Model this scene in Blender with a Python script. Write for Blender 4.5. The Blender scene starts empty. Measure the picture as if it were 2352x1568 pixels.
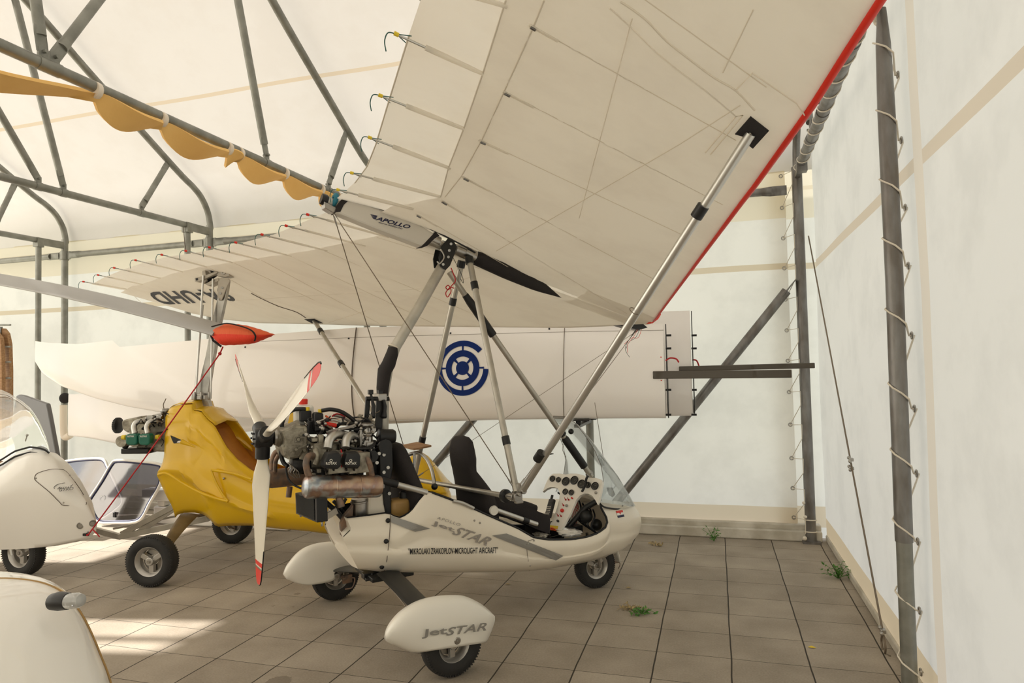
import bpy, math, random
import numpy as np
from mathutils import Vector, Matrix
random.seed(7)
C = bpy.context.scene.collection
V = np.array
def rad(a): return math.radians(a)

# ---------------------------------------------------------------- camera, sky, sun, exposure
EYE, FOC = V([0, 0, 1.70]), 1550.0
YAW, PIT, ROL = .29265, .03887, -.02246
FW = V([-math.sin(YAW)*math.cos(PIT), math.cos(YAW)*math.cos(PIT), math.sin(PIT)])
RT = V([math.cos(YAW), math.sin(YAW), 0]); UP = np.cross(RT, FW)
RT, UP = math.cos(ROL)*RT + math.sin(ROL)*UP, -math.sin(ROL)*RT + math.cos(ROL)*UP
cam = bpy.data.objects.new('camera', bpy.data.cameras.new('camera')); C.objects.link(cam)
cam.data.sensor_width = 36; cam.data.lens = 36*FOC/2352; cam.data.clip_start = .05
cam.matrix_world = Matrix([[RT[0], UP[0], -FW[0], EYE[0]], [RT[1], UP[1], -FW[1], EYE[1]], [RT[2], UP[2], -FW[2], EYE[2]], [0, 0, 0, 1]])
bpy.context.scene.camera = cam

world = bpy.data.worlds.new('sky'); bpy.context.scene.world = world; world.use_nodes = True
bg = world.node_tree.nodes['Background']; bg.inputs[0].default_value = (.93, .96, 1, 1); bg.inputs[1].default_value = 3.6
sd = bpy.data.lights.new('sun', 'SUN'); sd.energy = 32; sd.angle = rad(.8); sd.color = (1, .95, .87)
sun = bpy.data.objects.new('sun', sd); C.objects.link(sun)
SUN = Vector((.98, .2, -.66)).normalized()
sun.rotation_euler = SUN.to_track_quat('-Z', 'Y').to_euler(); sun.location = (-20, -3, 15)
vs = bpy.context.scene.view_settings
vs.view_transform = 'Standard'; vs.look = 'None'; vs.gamma = 1; vs.use_curve_mapping = False; vs.exposure = -1.24

# ---------------------------------------------------------------- measuring frames
class Frame:
    """a thing's own axes: x forward, y left, z up; see(px,py,axis,val) = where that sight line meets the plane axis=val"""
    def __init__(s, o, deg):
        s.o = np.array(o, dtype=float); s.deg = deg
        c, n = math.cos(rad(deg)), math.sin(rad(deg)); s.M = V([[c, n, 0], [-n, c, 0], [0, 0, 1.]])
        s.e = s.M @ (EYE - s.o)
    def ray(s, px, py): return s.M @ (FW + RT*(px-1176)/FOC - UP*(py-784)/FOC)
    def see(s, px, py, ax, val):
        d = s.ray(px, py); t = (val - s.e[ax])/d[ax]; return s.e + d*t
    def on(s, px, py, n, p0):
        n = np.array(n, float); d = s.ray(px, py); t = n @ (np.array(p0, float) - s.e)/(n @ d); return s.e + d*t
WF = Frame((0, 0, 0), 0)
def lerp(a, b, t): return a + (b-a)*t

# ---------------------------------------------------------------- materials
def mat(name, col, rough=.5, metal=0, bump=0, bscale=30, var=0, vscale=3, coat=0, trans=0, ior=1.45, spec=.5, col2=None, alpha=1, stretch=None):
    m = bpy.data.materials.new(name); m.use_nodes = True; nt = m.node_tree; b = nt.nodes['Principled BSDF']
    b.inputs['Base Color'].default_value = (*col, 1); b.inputs['Roughness'].default_value = rough; b.inputs['Metallic'].default_value = metal
    b.inputs['Coat Weight'].default_value = coat; b.inputs['Transmission Weight'].default_value = trans; b.inputs['IOR'].default_value = ior
    b.inputs['Specular IOR Level'].default_value = spec; b.inputs['Alpha'].default_value = alpha
    tc = nt.nodes.new('ShaderNodeTexCoord'); src = tc.outputs['Object']
    if stretch:
        mp = nt.nodes.new('ShaderNodeMapping'); mp.inputs['Scale'].default_value = stretch; nt.links.new(src, mp.inputs[0]); src = mp.outputs[0]
    if var or col2:
        n = nt.nodes.new('ShaderNodeTexNoise'); n.inputs['Scale'].default_value = vscale; n.inputs['Detail'].default_value = 6
        nt.links.new(src, n.inputs['Vector'])
        r = nt.nodes.new('ShaderNodeValToRGB'); nt.links.new(n.outputs['Fac'], r.inputs[0])
        c2 = col2 if col2 else tuple(c*(1-var) for c in col)
        r.color_ramp.elements[0].position = .35; r.color_ramp.elements[1].position = .65
        r.color_ramp.elements[0].color = (*c2, 1); r.color_ramp.elements[1].color = (*col, 1)
        nt.links.new(r.outputs[0], b.inputs['Base Color'])
    if bump:
        n = nt.nodes.new('ShaderNodeTexNoise'); n.inputs['Scale'].default_value = bscale; n.inputs['Detail'].default_value = 4
        nt.links.new(src, n.inputs['Vector'])
        bp = nt.nodes.new('ShaderNodeBump'); bp.inputs['Strength'].default_value = bump; bp.inputs['Distance'].default_value = .01
        nt.links.new(n.outputs['Fac'], bp.inputs['Height']); nt.links.new(bp.outputs[0], b.inputs['Normal'])
    return m

def fabric(name, col, tcol, mixf=.5, bands=(), bcol=None, wrinkle=.1, wscale=(1, 1, 1), stain=None, gloss=0.0):
    """cloth / membrane that scatters light on both sides; bands = (axis, lo, hi, colour) welded strips"""
    m = bpy.data.materials.new(name); m.use_nodes = True; nt = m.node_tree; nd = nt.nodes; L = nt.links
    nd.remove(nd['Principled BSDF']); out = nd['Material Output']
    tc = nd.new('ShaderNodeTexCoord')
    mp = nd.new('ShaderNodeMapping'); mp.inputs['Scale'].default_value = wscale; L.new(tc.outputs['Object'], mp.inputs[0])
    nz = nd.new('ShaderNodeTexNoise'); nz.inputs['Scale'].default_value = 2.2; nz.inputs['Detail'].default_value = 7; nz.inputs['Roughness'].default_value = .62
    L.new(mp.outputs[0], nz.inputs['Vector'])
    rp = nd.new('ShaderNodeValToRGB'); L.new(nz.outputs['Fac'], rp.inputs[0])
    st = stain or tuple(c*.93 for c in col)
    rp.color_ramp.elements[0].position = .38; rp.color_ramp.elements[0].color = (*st, 1)
    rp.color_ramp.elements[1].position = .55; rp.color_ramp.elements[1].color = (*col, 1)
    cur = rp.outputs[0]
    sx = nd.new('ShaderNodeSeparateXYZ'); L.new(tc.outputs['Object'], sx.inputs[0])
    fac_tot = None
    for ax, lo, hi, bc in bands:
        a = nd.new('ShaderNodeMath'); a.operation = 'GREATER_THAN'; L.new(sx.outputs[ax], a.inputs[0]); a.inputs[1].default_value = lo
        b = nd.new('ShaderNodeMath'); b.operation = 'LESS_THAN'; L.new(sx.outputs[ax], b.inputs[0]); b.inputs[1].default_value = hi
        c = nd.new('ShaderNodeMath'); c.operation = 'MULTIPLY'; L.new(a.outputs[0], c.inputs[0]); L.new(b.outputs[0], c.inputs[1])
        mx = nd.new('ShaderNodeMix'); mx.data_type = 'RGBA'; mx.blend_type = 'MIX'; L.new(c.outputs[0], mx.inputs['Factor'])
        L.new(cur, mx.inputs[6]); mx.inputs[7].default_value = (*bc, 1); cur = mx.outputs[2]
    d = nd.new('ShaderNodeBsdfDiffuse'); t = nd.new('ShaderNodeBsdfTranslucent'); L.new(cur, d.inputs[0])
    tm = nd.new('ShaderNodeMix'); tm.data_type = 'RGBA'; tm.blend_type = 'MULTIPLY'; tm.inputs['Factor'].default_value = 1
    L.new(cur, tm.inputs[6]); tm.inputs[7].default_value = (*tcol, 1); L.new(tm.outputs[2], t.inputs[0])
    ms = nd.new('ShaderNodeMixShader'); ms.inputs[0].default_value = mixf; L.new(d.outputs[0], ms.inputs[1]); L.new(t.outputs[0], ms.inputs[2])
    n2 = nd.new('ShaderNodeTexNoise'); n2.inputs['Scale'].default_value = 3.5; n2.inputs['Detail'].default_value = 3; L.new(mp.outputs[0], n2.inputs['Vector'])
    bp = nd.new('ShaderNodeBump'); bp.inputs['Strength'].default_value = wrinkle; bp.inputs['Distance'].default_value = .03
    L.new(n2.outputs['Fac'], bp.inputs['Height']); L.new(bp.outputs[0], d.inputs['Normal']); L.new(bp.outputs[0], t.inputs['Normal'])
    L.new(ms.outputs[0], out.inputs[0])
    return m

def clear(name, col=(.97, .985, .985), tint=.03, rough=.03):
    """thin plexiglass: mostly see-through with a sheen"""
    m = bpy.data.materials.new(name); m.use_nodes = True; nt = m.node_tree; nd = nt.nodes; L = nt.links
    nd.remove(nd['Principled BSDF']); tr = nd.new('ShaderNodeBsdfTransparent'); tr.inputs[0].default_value = (*col, 1)
    gl = nd.new('ShaderNodeBsdfGlossy'); gl.inputs['Roughness'].default_value = rough
    lw = nd.new('ShaderNodeLayerWeight'); lw.inputs[0].default_value = .25
    mt = nd.new('ShaderNodeMath'); mt.operation = 'MULTIPLY_ADD'; L.new(lw.outputs['Fresnel'], mt.inputs[0]); mt.inputs[1].default_value = .6; mt.inputs[2].default_value = tint*.3
    ms = nd.new('ShaderNodeMixShader'); L.new(mt.outputs[0], ms.inputs[0]); L.new(tr.outputs[0], ms.inputs[1]); L.new(gl.outputs[0], ms.inputs[2])
    L.new(ms.outputs[0], nd['Material Output'].inputs[0]); return m

M = {}
M['galv'] = mat('galvanised_steel', (.29, .29, .26), .45, .6, bump=.12, bscale=60, col2=(.215, .215, .19), vscale=9, stretch=(1, 1, 1))
M['galvw'] = mat('worn_galvanised', (.25, .245, .24), .40, .6, bump=.2, bscale=45, col2=(.15, .135, .12), vscale=11, stretch=(1, 1, .35))
M['alu'] = mat('brushed_aluminium', (.60, .59, .56), .33, .9)
M['alud'] = mat('dull_aluminium', (.50, .47, .41), .4, .7, var=.2, vscale=10)
M['white'] = mat('ivory_gelcoat', (.86, .79, .67), .28, coat=.3)
M['gwhite'] = mat('white_gelcoat', (.83, .80, .75), .12, coat=.6)
M['wwhite'] = mat('pale_wing_paint', (.93, .89, .86), .22, coat=.5)
M['fair'] = mat('spat_ivory', (.80, .77, .70), .3, coat=.3)
M['black'] = mat('black_plastic', (.012, .012, .013), .4)
M['blackf'] = mat('black_cloth', (.022, .018, .018), .85, bump=.3, bscale=250)
M['lining'] = mat('dark_cabin_lining', (.012, .011, .011), .9)
M['rubber'] = mat('tyre_rubber', (.022, .021, .020), .75, bump=.2, bscale=120)
M['blackm'] = mat('black_painted_metal', (.02, .02, .02), .35, .3)
M['cast'] = mat('cast_aluminium', (.40, .37, .30), .5, .6, bump=.5, bscale=40, col2=(.17, .15, .115), vscale=16)
M['rim'] = mat('rim_aluminium', (.52, .50, .47), .35, .8)
M['steel'] = mat('stainless_steel', (.45, .43, .40), .28, .95, var=.3, vscale=9)
M['heat'] = mat('heat_tinted_steel', (.52, .50, .48), .3, .9, bump=.05, bscale=30)
M['rust'] = mat('rusty_exhaust', (.30, .19, .13), .55, .6, col2=(.16, .13, .11), vscale=25)
M['yellow'] = mat('yellow_gelcoat', (.74, .45, .006), .26, coat=.3)
M['orangein'] = mat('raw_orange_laminate', (.50, .20, .022), .6, col2=(.36, .12, .012), vscale=4)
M['red'] = mat('red_paint', (.70, .03, .015), .4)
M['redcloth'] = mat('red_padded_cloth', (.80, .05, .02), .65, bump=.4, bscale=25, stretch=(6, 1, 1))
M['orcloth'] = mat('orange_padded_cloth', (.78, .13, .04), .65, bump=.4, bscale=25, stretch=(6, 1, 1))
M['blue'] = mat('blue_emblem', (.002, .022, .16), .5, spec=.2)
M['greyd'] = mat('silver_grey_decal', (.30, .29, .27), .35, .3)
M['greyl'] = mat('faded_grey_lettering', (.36, .33, .30), .4, .2)
M['ink'] = mat('black_lettering', (.01, .01, .015), .5)
M['bluein'] = mat('dark_blue_print', (.012, .014, .06), .5)
M['cord'] = mat('white_cord', (.72, .66, .56), .8)
M['rope'] = mat('dark_rope', (.13, .10, .08), .8)
M['cable'] = mat('steel_cable', (.20, .16, .12), .5, .5)
M['redrope'] = mat('red_rope', (.45, .015, .02), .7)
M['greenc'] = mat('green_cord', (.03, .10, .09), .7)
M['yel2'] = mat('yellow_tip', (.75, .55, .03), .5)
M['bladew'] = mat('propeller_white', (.82, .77, .66), .22, coat=.5)
M['rotor'] = mat('rotor_blade_grey', (.44, .43, .42), .4, .35, var=.1, vscale=2)
M['pap'] = mat('powder_coat_sand', (.45, .41, .35), .5, .3)
M['wood'] = mat('plywood', (.42, .24, .11), .6, col2=(.28, .14, .06), vscale=6, stretch=(1, 8, 8))
M['foam'] = mat('yellow_foam', (.92, .58, .20), .75, bump=.1, bscale=40, col2=(.86, .51, .16), vscale=3)
M['tape'] = mat('clear_tape', (.80, .70, .58), .3)
M['teal'] = mat('teal_strap', (.02, .16, .22), .7)
M['green'] = mat('green_rocker_cover', (.005, .12, .075), .35)
M['leaf'] = mat('weed_leaf', (.07, .20, .03), .6)
M['dry'] = mat('dry_grass', (.42, .32, .16), .8)
M['silv'] = mat('silver_paint', (.17, .17, .175), .35, .5)
M['kerb'] = mat('painted_kerb', (.66, .62, .54), .6, bump=.3, bscale=20, col2=(.45, .41, .33), vscale=5)
M['glassl'] = mat('lamp_glass', (.85, .85, .83), .08, trans=.6, coat=.5)
M['fluid'] = mat('amber_fluid_bottle', (.45, .27, .09), .35, trans=.15)
M['bottle'] = mat('milky_bottle', (.75, .73, .68), .3)
M['dial'] = mat('dial_face', (.02, .022, .02), .25)
M['plex'] = clear('plexiglass')
M['plexs'] = clear('smoked_plexiglass', (.55, .53, .56), .7, .08)
M['sail'] = fabric('sailcloth', (.93, .91, .87), (1, .97, .91), .68, wrinkle=.2, wscale=(.7, 1.5, 1), stain=(.90, .87, .82))
M['sail2'] = fabric('lower_sailcloth', (.93, .91, .875), (1, .98, .94), .58, wrinkle=.22, wscale=(.8, 1.6, 1), stain=(.89, .865, .83))
M['seam'] = mat('sail_seam', (.76, .69, .58), .8)
M['pocket'] = fabric('batten_pocket_cloth', (.93, .91, .87), (1, .97, .92), .6)
M['keelc'] = mat('keel_pocket_cloth', (.66, .62, .56), .55)
BAND = (.66, .57, .44)
# membrane of the tent: two bands of double thickness, welded seams, hem
M['wallB'] = fabric('tent_wall_membrane', (.845, .825, .785), (1, .985, .96), .58, bands=((2, 2.60, 2.66, BAND), (2, 3.1, 3.75, (.78, .71, .58)), (2, 3.38, 3.42, (.70, .61, .47)), (2, .10, .30, (.68, .59, .46))), wrinkle=.15)
M['roof'] = fabric('tent_roof_membrane', (.72, .70, .665), (1, .96, .91), .25, bands=((1, 5.70, 5.738, BAND), (1, 3.26, 3.298, BAND), (1, .8, .84, BAND), (1, -1.6, -1.54, BAND)), wrinkle=.12, stain=(.70, .675, .635))
M['wallR'] = fabric('tent_gable_membrane', (.855, .83, .79), (1, .985, .96), .58, bands=((2, 2.60, 2.67, (.72, .62, .50)), (2, .03, .21, (.70, .58, .41)), (1, 3.52, 3.66, (.80, .72, .62)), (2, 5.0, 5.06, BAND)), wrinkle=.2)

# ---- heat colours on the muffler: a real temper-colour pattern along the shell
def tint_heat(m):
    nt = m.node_tree; b = nt.nodes['Principled BSDF']
    tc = nt.nodes.new('ShaderNodeTexCoord'); n = nt.nodes.new('ShaderNodeTexNoise'); n.inputs['Scale'].default_value = 9; n.inputs['Detail'].default_value = 5
    nt.links.new(tc.outputs['Object'], n.inputs['Vector']); r = nt.nodes.new('ShaderNodeValToRGB'); nt.links.new(n.outputs['Fac'], r.inputs[0])
    r.color_ramp.elements[0].position = .3; r.color_ramp.elements[0].color = (.22, .27, .34, 1)
    r.color_ramp.elements[1].position = .7; r.color_ramp.elements[1].color = (.5, .42, .36, 1)
    for p, c in ((.42, (.45, .47, .48, 1)), (.5, (.36, .24, .20, 1)), (.58, (.48, .34, .25, 1))):
        e = r.color_ramp.elements.new(p); e.color = c
    nt.links.new(r.outputs[0], b.inputs['Base Color'])
tint_heat(M['heat'])

def paver_material():
    m = bpy.data.materials.new('concrete_pavers'); m.use_nodes = True; nt = m.node_tree; nd = nt.nodes; L = nt.links; b = nd['Principled BSDF']
    tc = nd.new('ShaderNodeTexCoord'); sp = nd.new('ShaderNodeSeparateXYZ'); L.new(tc.outputs['Object'], sp.inputs[0])
    def math_(op, a, bb, c=None):
        n = nd.new('ShaderNodeMath'); n.operation = op
        for i, v in enumerate((a, bb, c)):
            if v is None: continue
            if isinstance(v, (int, float)): n.inputs[i].default_value = v
            else: L.new(v, n.inputs[i])
        return n.outputs[0]
    nz = nd.new('ShaderNodeTexNoise'); nz.inputs['Scale'].default_value = 2.0; L.new(tc.outputs['Object'], nz.inputs['Vector'])
    wob = math_('MULTIPLY_ADD', nz.outputs['Fac'], .016, -.008)
    S1, S2 = PAV
    u = math_('DIVIDE', math_('ADD', math_('ADD', sp.outputs[0], -OFF[0]), wob), S1)
    w = math_('DIVIDE', math_('ADD', math_('ADD', sp.outputs[1], -OFF[1]), wob), S2)
    fu = math_('FRACT', u, None); fw = math_('FRACT', w, None)
    iu = math_('FLOOR', u, None); iw = math_('FLOOR', w, None)
    du = math_('MULTIPLY', math_('MINIMUM', fu, math_('SUBTRACT', 1.0, fu)), S1)
    dw = math_('MULTIPLY', math_('MINIMUM', fw, math_('SUBTRACT', 1.0, fw)), S2)
    ju = math_('LESS_THAN', du, .0042); jw = math_('LESS_THAN', dw, .0022)
    jj = math_('MAXIMUM', ju, jw)
    cx = nd.new('ShaderNodeCombineXYZ'); L.new(iu, cx.inputs[0]); L.new(iw, cx.inputs[1])
    wn = nd.new('ShaderNodeTexWhiteNoise'); L.new(cx.outputs[0], wn.inputs['Vector'])
    n2 = nd.new('ShaderNodeTexNoise'); n2.inputs['Scale'].default_value = 90; n2.inputs['Detail'].default_value = 5; L.new(tc.outputs['Object'], n2.inputs['Vector'])
    n3 = nd.new('ShaderNodeTexNoise'); n3.inputs['Scale'].default_value = 2.6; n3.inputs['Detail'].default_value = 5; L.new(tc.outputs['Object'], n3.inputs['Vector'])
    v = math_('ADD', math_('MULTIPLY', wn.outputs['Value'], .13), math_('ADD', math_('MULTIPLY', n2.outputs['Fac'], .35), math_('MULTIPLY', n3.outputs['Fac'], .65)))
    r = nd.new('ShaderNodeValToRGB'); L.new(v, r.inputs[0])
    r.color_ramp.elements[0].position = .3; r.color_ramp.elements[0].color = (.215, .178, .136, 1)
    r.color_ramp.elements[1].position = .85; r.color_ramp.elements[1].color = (.45, .39, .315, 1)
    mx = nd.new('ShaderNodeMix'); mx.data_type = 'RGBA'; L.new(jj, mx.inputs['Factor']); L.new(r.outputs[0], mx.inputs[6]); mx.inputs[7].default_value = (.03, .022, .014, 1)
    cur = mx.outputs[2]
    for (sx_, sy_, sr) in STAINS:
        dx = math_('ABSOLUTE', math_('ADD', sp.outputs[0], -sx_), None); dy = math_('ABSOLUTE', math_('ADD', sp.outputs[1], -sy_), None)
        dd = math_('SQRT', math_('ADD', math_('MULTIPLY', dx, dx), math_('MULTIPLY', dy, dy)), None)
        f = math_('MULTIPLY', math_('LESS_THAN', math_('ADD', dd, math_('MULTIPLY', n2.outputs['Fac'], .04)), sr), .42)
        mm = nd.new('ShaderNodeMix'); mm.data_type = 'RGBA'; L.new(f, mm.inputs['Factor']); L.new(cur, mm.inputs[6]); mm.inputs[7].default_value = (.07, .05, .03, 1); cur = mm.outputs[2]
    L.new(cur, b.inputs['Base Color']); b.inputs['Roughness'].default_value = .82
    bp = nd.new('ShaderNodeBump'); bp.inputs['Strength'].default_value = .5; bp.inputs['Distance'].default_value = .006
    h = math_('SUBTRACT', math_('MULTIPLY', n2.outputs['Fac'], .25), jj); L.new(h, bp.inputs['Height']); L.new(bp.outputs[0], b.inputs['Normal'])
    return m

# ---------------------------------------------------------------- mesh builder
def perp(d):
    d = d/np.linalg.norm(d); a = V([0, 0, 1.]) if abs(d[2]) < .9 else V([1., 0, 0])
    u = np.cross(a, d); u /= np.linalg.norm(u); return u, np.cross(d, u)
class MB:
    def __init__(s): s.v = []; s.f = []; s.mi = []; s.cur = 0
    def add(s, vs_, fs):
        o = len(s.v); s.v += [tuple(float(c) for c in p) for p in vs_]
        for f in fs: s.f.append(tuple(i+o for i in f)); s.mi.append(s.cur)
        return s
    def tube(s, pts, r, n=12, caps=True, flat=None):
        pts = [np.array(p, float) for p in pts]; k = len(pts); rs = r if hasattr(r, '__len__') else [r]*k
        vs_ = []; u = None
        for i, p in enumerate(pts):
            d = pts[min(i+1, k-1)] - pts[max(i-1, 0)]; nd_ = np.linalg.norm(d); d = d/(nd_ if nd_ > 0 else 1)
            if u is None: u, w = perp(d)
            else:
                u = u - d*(u @ d); u /= np.linalg.norm(u); w = np.cross(d, u)
            for j in range(n):
                a = 2*math.pi*j/n; vs_.append(p + rs[i]*(math.cos(a)*u + math.sin(a)*w*(flat or 1)))
        fs = [(i*n+j, i*n+(j+1) % n, (i+1)*n+(j+1) % n, (i+1)*n+j) for i in range(k-1) for j in range(n)]
        if caps: fs += [tuple(range(n-1, -1, -1)), tuple((k-1)*n+j for j in range(n))]
        return s.add(vs_, fs)
    def cyl(s, a, b, r, r2=None, n=20): return s.tube([a, b], [r, r if r2 is None else r2], n)
    def lathe(s, prof, o, ax, n=32, closed=False):
        ax = np.array(ax, float); ax /= np.linalg.norm(ax); u, w = perp(ax); vs_ = []
        for (r, h) in prof:
            for j in range(n):
                a = 2*math.pi*j/n; vs_.append(np.array(o) + ax*h + r*(math.cos(a)*u + math.sin(a)*w))
        k = len(prof); rng = k if closed else k-1
        fs = [(i*n+j, i*n+(j+1) % n, ((i+1) % k)*n+(j+1) % n, ((i+1) % k)*n+j) for i in range(rng) for j in range(n)]
        if not closed: fs += [tuple(range(n-1, -1, -1)), tuple((k-1)*n+j for j in range(n))]
        return s.add(vs_, fs)
    def torus(s, c, ax, R, r, n=32, m=10):
        return s.lathe([(R + r*math.cos(2*math.pi*i/m), r*math.sin(2*math.pi*i/m)) for i in range(m)], c, ax, n, True)
    def box(s, c, size, R=None):
        c = np.array(c, float); h = np.array(size, float)/2; R = np.eye(3) if R is None else R
        vs_ = [c + R @ (h*V([x, y, z])) for x in (-1, 1) for y in (-1, 1) for z in (-1, 1)]
        return s.add(vs_, [(0, 1, 3, 2), (4, 6, 7, 5), (0, 4, 5, 1), (2, 3, 7, 6), (0, 2, 6, 4), (1, 5, 7, 3)])
    def bar(s, a, b, w, t, up=(0, 0, 1)):
        a = np.array(a, float); b = np.array(b, float); d = b-a; L_ = np.linalg.norm(d); d = d/L_
        y = np.cross(np.array(up, float), d); y /= np.linalg.norm(y); z = np.cross(d, y)
        return s.box((a+b)/2, (L_, w, t), np.stack([d, y, z], 1))
    def prism(s, poly, vec):
        k = len(poly); vec = np.array(vec, float); vs_ = [np.array(p, float) for p in poly]; vs_ += [p+vec for p in vs_]
        fs = [tuple(range(k-1, -1, -1)), tuple(range(k, 2*k))] + [(i, (i+1) % k, k+(i+1) % k, k+i) for i in range(k)]
        return s.add(vs_, fs)
    def grid(s, rows, closev=False, capu=False):
        k = len(rows); n = len(rows[0]); vs_ = [p for r_ in rows for p in r_]
        fs = [(i*n+j, i*n+(j+1) % n, (i+1)*n+(j+1) % n, (i+1)*n+j) for i in range(k-1) for j in range(n if closev else n-1)]
        if capu: fs += [tuple(range(n-1, -1, -1)), tuple((k-1)*n+j for j in range(n))]
        return s.add(vs_, fs)
    def ball(s, c, r, n=14, ax=(0, 0, 1), sc=1):
        return s.lathe([(max(r*math.sin(math.pi*i/n), 1e-4), -r*sc*math.cos(math.pi*i/n)) for i in range(n+1)], c, ax, n*2)
    def build(s, name, m, parent=None, smooth=True, ang=40, bevel=0, solid=0, sub=0, fix=True):
        me = bpy.data.meshes.new(name); me.from_pydata(s.v, [], s.f)
        for mm in (m if isinstance(m, (list, tuple)) else [m]): me.materials.append(M[mm] if isinstance(mm, str) else mm)
        me.polygons.foreach_set('material_index', s.mi)
        if fix:
            import bmesh
            bm = bmesh.new(); bm.from_mesh(me); bmesh.ops.remove_doubles(bm, verts=bm.verts, dist=1e-5); bmesh.ops.recalc_face_normals(bm, faces=bm.faces); bm.to_mesh(me); bm.free()
        if smooth:
            me.polygons.foreach_set('use_smooth', [True]*len(me.polygons)); me.set_sharp_from_angle(angle=rad(ang))
        me.update()
        o = bpy.data.objects.new(name, me); C.objects.link(o)
        if parent: o.parent = parent
        if sub: md = o.modifiers.new('s', 'SUBSURF'); md.levels = md.render_levels = sub
        if solid: md = o.modifiers.new('t', 'SOLIDIFY'); md.thickness = solid; md.offset = 0
        if bevel: md = o.modifiers.new('b', 'BEVEL'); md.width = bevel; md.segments = 2; md.limit_method = 'ANGLE'; md.angle_limit = rad(35)
        return o
def thing(name, label, cat, frame=None, group=None):
    o = bpy.data.objects.new(name, None); C.objects.link(o); o.empty_display_size = .2
    if frame is not None: o.location = frame.o; o.rotation_euler = (0, 0, rad(frame.deg))
    return tag(o, label, cat, group)
def tag(o, label, cat, group=None):
    o['label'] = label; o['category'] = cat
    if group: o['group'] = group
    return o
def struct(o): o['kind'] = 'structure'; return o
def smooth_path(pts, n=6):
    pts = [np.array(p, float) for p in pts]; out = []; k = len(pts)
    for i in range(k-1):
        p0, p1, p2, p3 = pts[max(i-1, 0)], pts[i], pts[i+1], pts[min(i+2, k-1)]
        for j in range(n):
            t = j/n; out.append(.5*((2*p1) + (-p0+p2)*t + (2*p0-5*p1+4*p2-p3)*t*t + (-p0+3*p1-3*p2+p3)*t**3))
    out.append(pts[-1]); return out
def resample(pts, n):
    pts = [np.array(p, float) for p in pts]; d = [0]
    for a, b in zip(pts, pts[1:]): d.append(d[-1]+np.linalg.norm(b-a))
    d = np.array(d); t = np.linspace(0, d[-1], n); A_ = np.array(pts)
    return np.stack([np.interp(t, d, A_[:, i]) for i in range(A_.shape[1])], 1)
def text_faces(s, size=1, bold=0., shear=0., space=1.0):
    """flat lettering as triangles in a unit box: x 0..1 along the word, y 0..1 cap height"""
    cu = bpy.data.curves.new('t', 'FONT'); cu.body = s; cu.size = 1; cu.offset = bold; cu.shear = shear; cu.space_character = space; cu.resolution_u = 3
    o = bpy.data.objects.new('t', cu); C.objects.link(o); bpy.context.view_layer.update()
    me = bpy.data.meshes.new_from_object(o.evaluated_get(bpy.context.evaluated_depsgraph_get()))
    vs_ = np.array([v.co[:] for v in me.vertices]); fs = [tuple(p.vertices) for p in me.polygons]
    bpy.data.objects.remove(o); bpy.data.curves.remove(cu); bpy.data.meshes.remove(me)
    lo, hi = vs_.min(0), vs_.max(0)
    vs_ = (vs_[:, :2]-lo[:2])/(hi[:2]-lo[:2]); return vs_, fs
def letter(s, fn, name, m, parent, **k):
    """fn maps (u,v) of the word's box to a point on the thing"""
    vs_, fs = text_faces(s, **k); b = MB(); b.add([fn(u, v) for u, v in vs_], fs)
    return b.build(name, m, parent, smooth=False, fix=False)
def quad(p00, p10, p01, p11): return lambda u, v: (p00*(1-u)+p10*u)*(1-v) + (p01*(1-u)+p11*u)*v
def coons(top, bot, left, right, nu, nv):
    """pixel patch between four outlines; top/bot run left to right, left/right run top to bottom"""
    T_, B_, L_, R_ = resample(top, nu), resample(bot, nu), resample(left, nv), resample(right, nv); g = np.zeros((nu, nv, 2))
    for i in range(nu):
        for j in range(nv):
            u, v = i/(nu-1), j/(nv-1)
            g[i, j] = (1-v)*T_[i]+v*B_[i]+(1-u)*L_[j]+u*R_[j]-((1-u)*(1-v)*T_[0]+u*(1-v)*T_[-1]+(1-u)*v*B_[0]+u*v*B_[-1])
    return g

# ================================================================ the hall
PAV = (.4215, .36); OFF = (.449, 4.134)
fl = lambda px, py, z=0.: WF.see(px, py, 2, z)
STAINS = [(*fl(x, y)[:2], r) for x, y, r in ((683, 1363, .045), (628, 1391, .03), (673, 1393, .03), (640, 1565, .09))]
M['paver'] = paver_material()
XR, XL, YB, YF = .95, -10.7, 7.03, -3.2     # gable right, gable left, side wall behind, side wall at the camera's back
EAVE = 3.49
TX = [-8.36, -6.0, -3.62, -1.27, .80]        # truss planes
b = MB(); b.grid([[(x, y, 0) for y in np.linspace(-3.4, YB+.1, 12)] for x in np.linspace(-10.9, 1.15, 12)])
struct(b.build('floor', 'paver', smooth=False))
b = MB(); b.grid([[(-60, -60, -.03), (-60, 60, -.03)], [(60, -60, -.03), (60, 60, -.03)]])
struct(b.build('ground_outside', mat('grass_field', (.20, .21, .12), .9), smooth=False))

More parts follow.
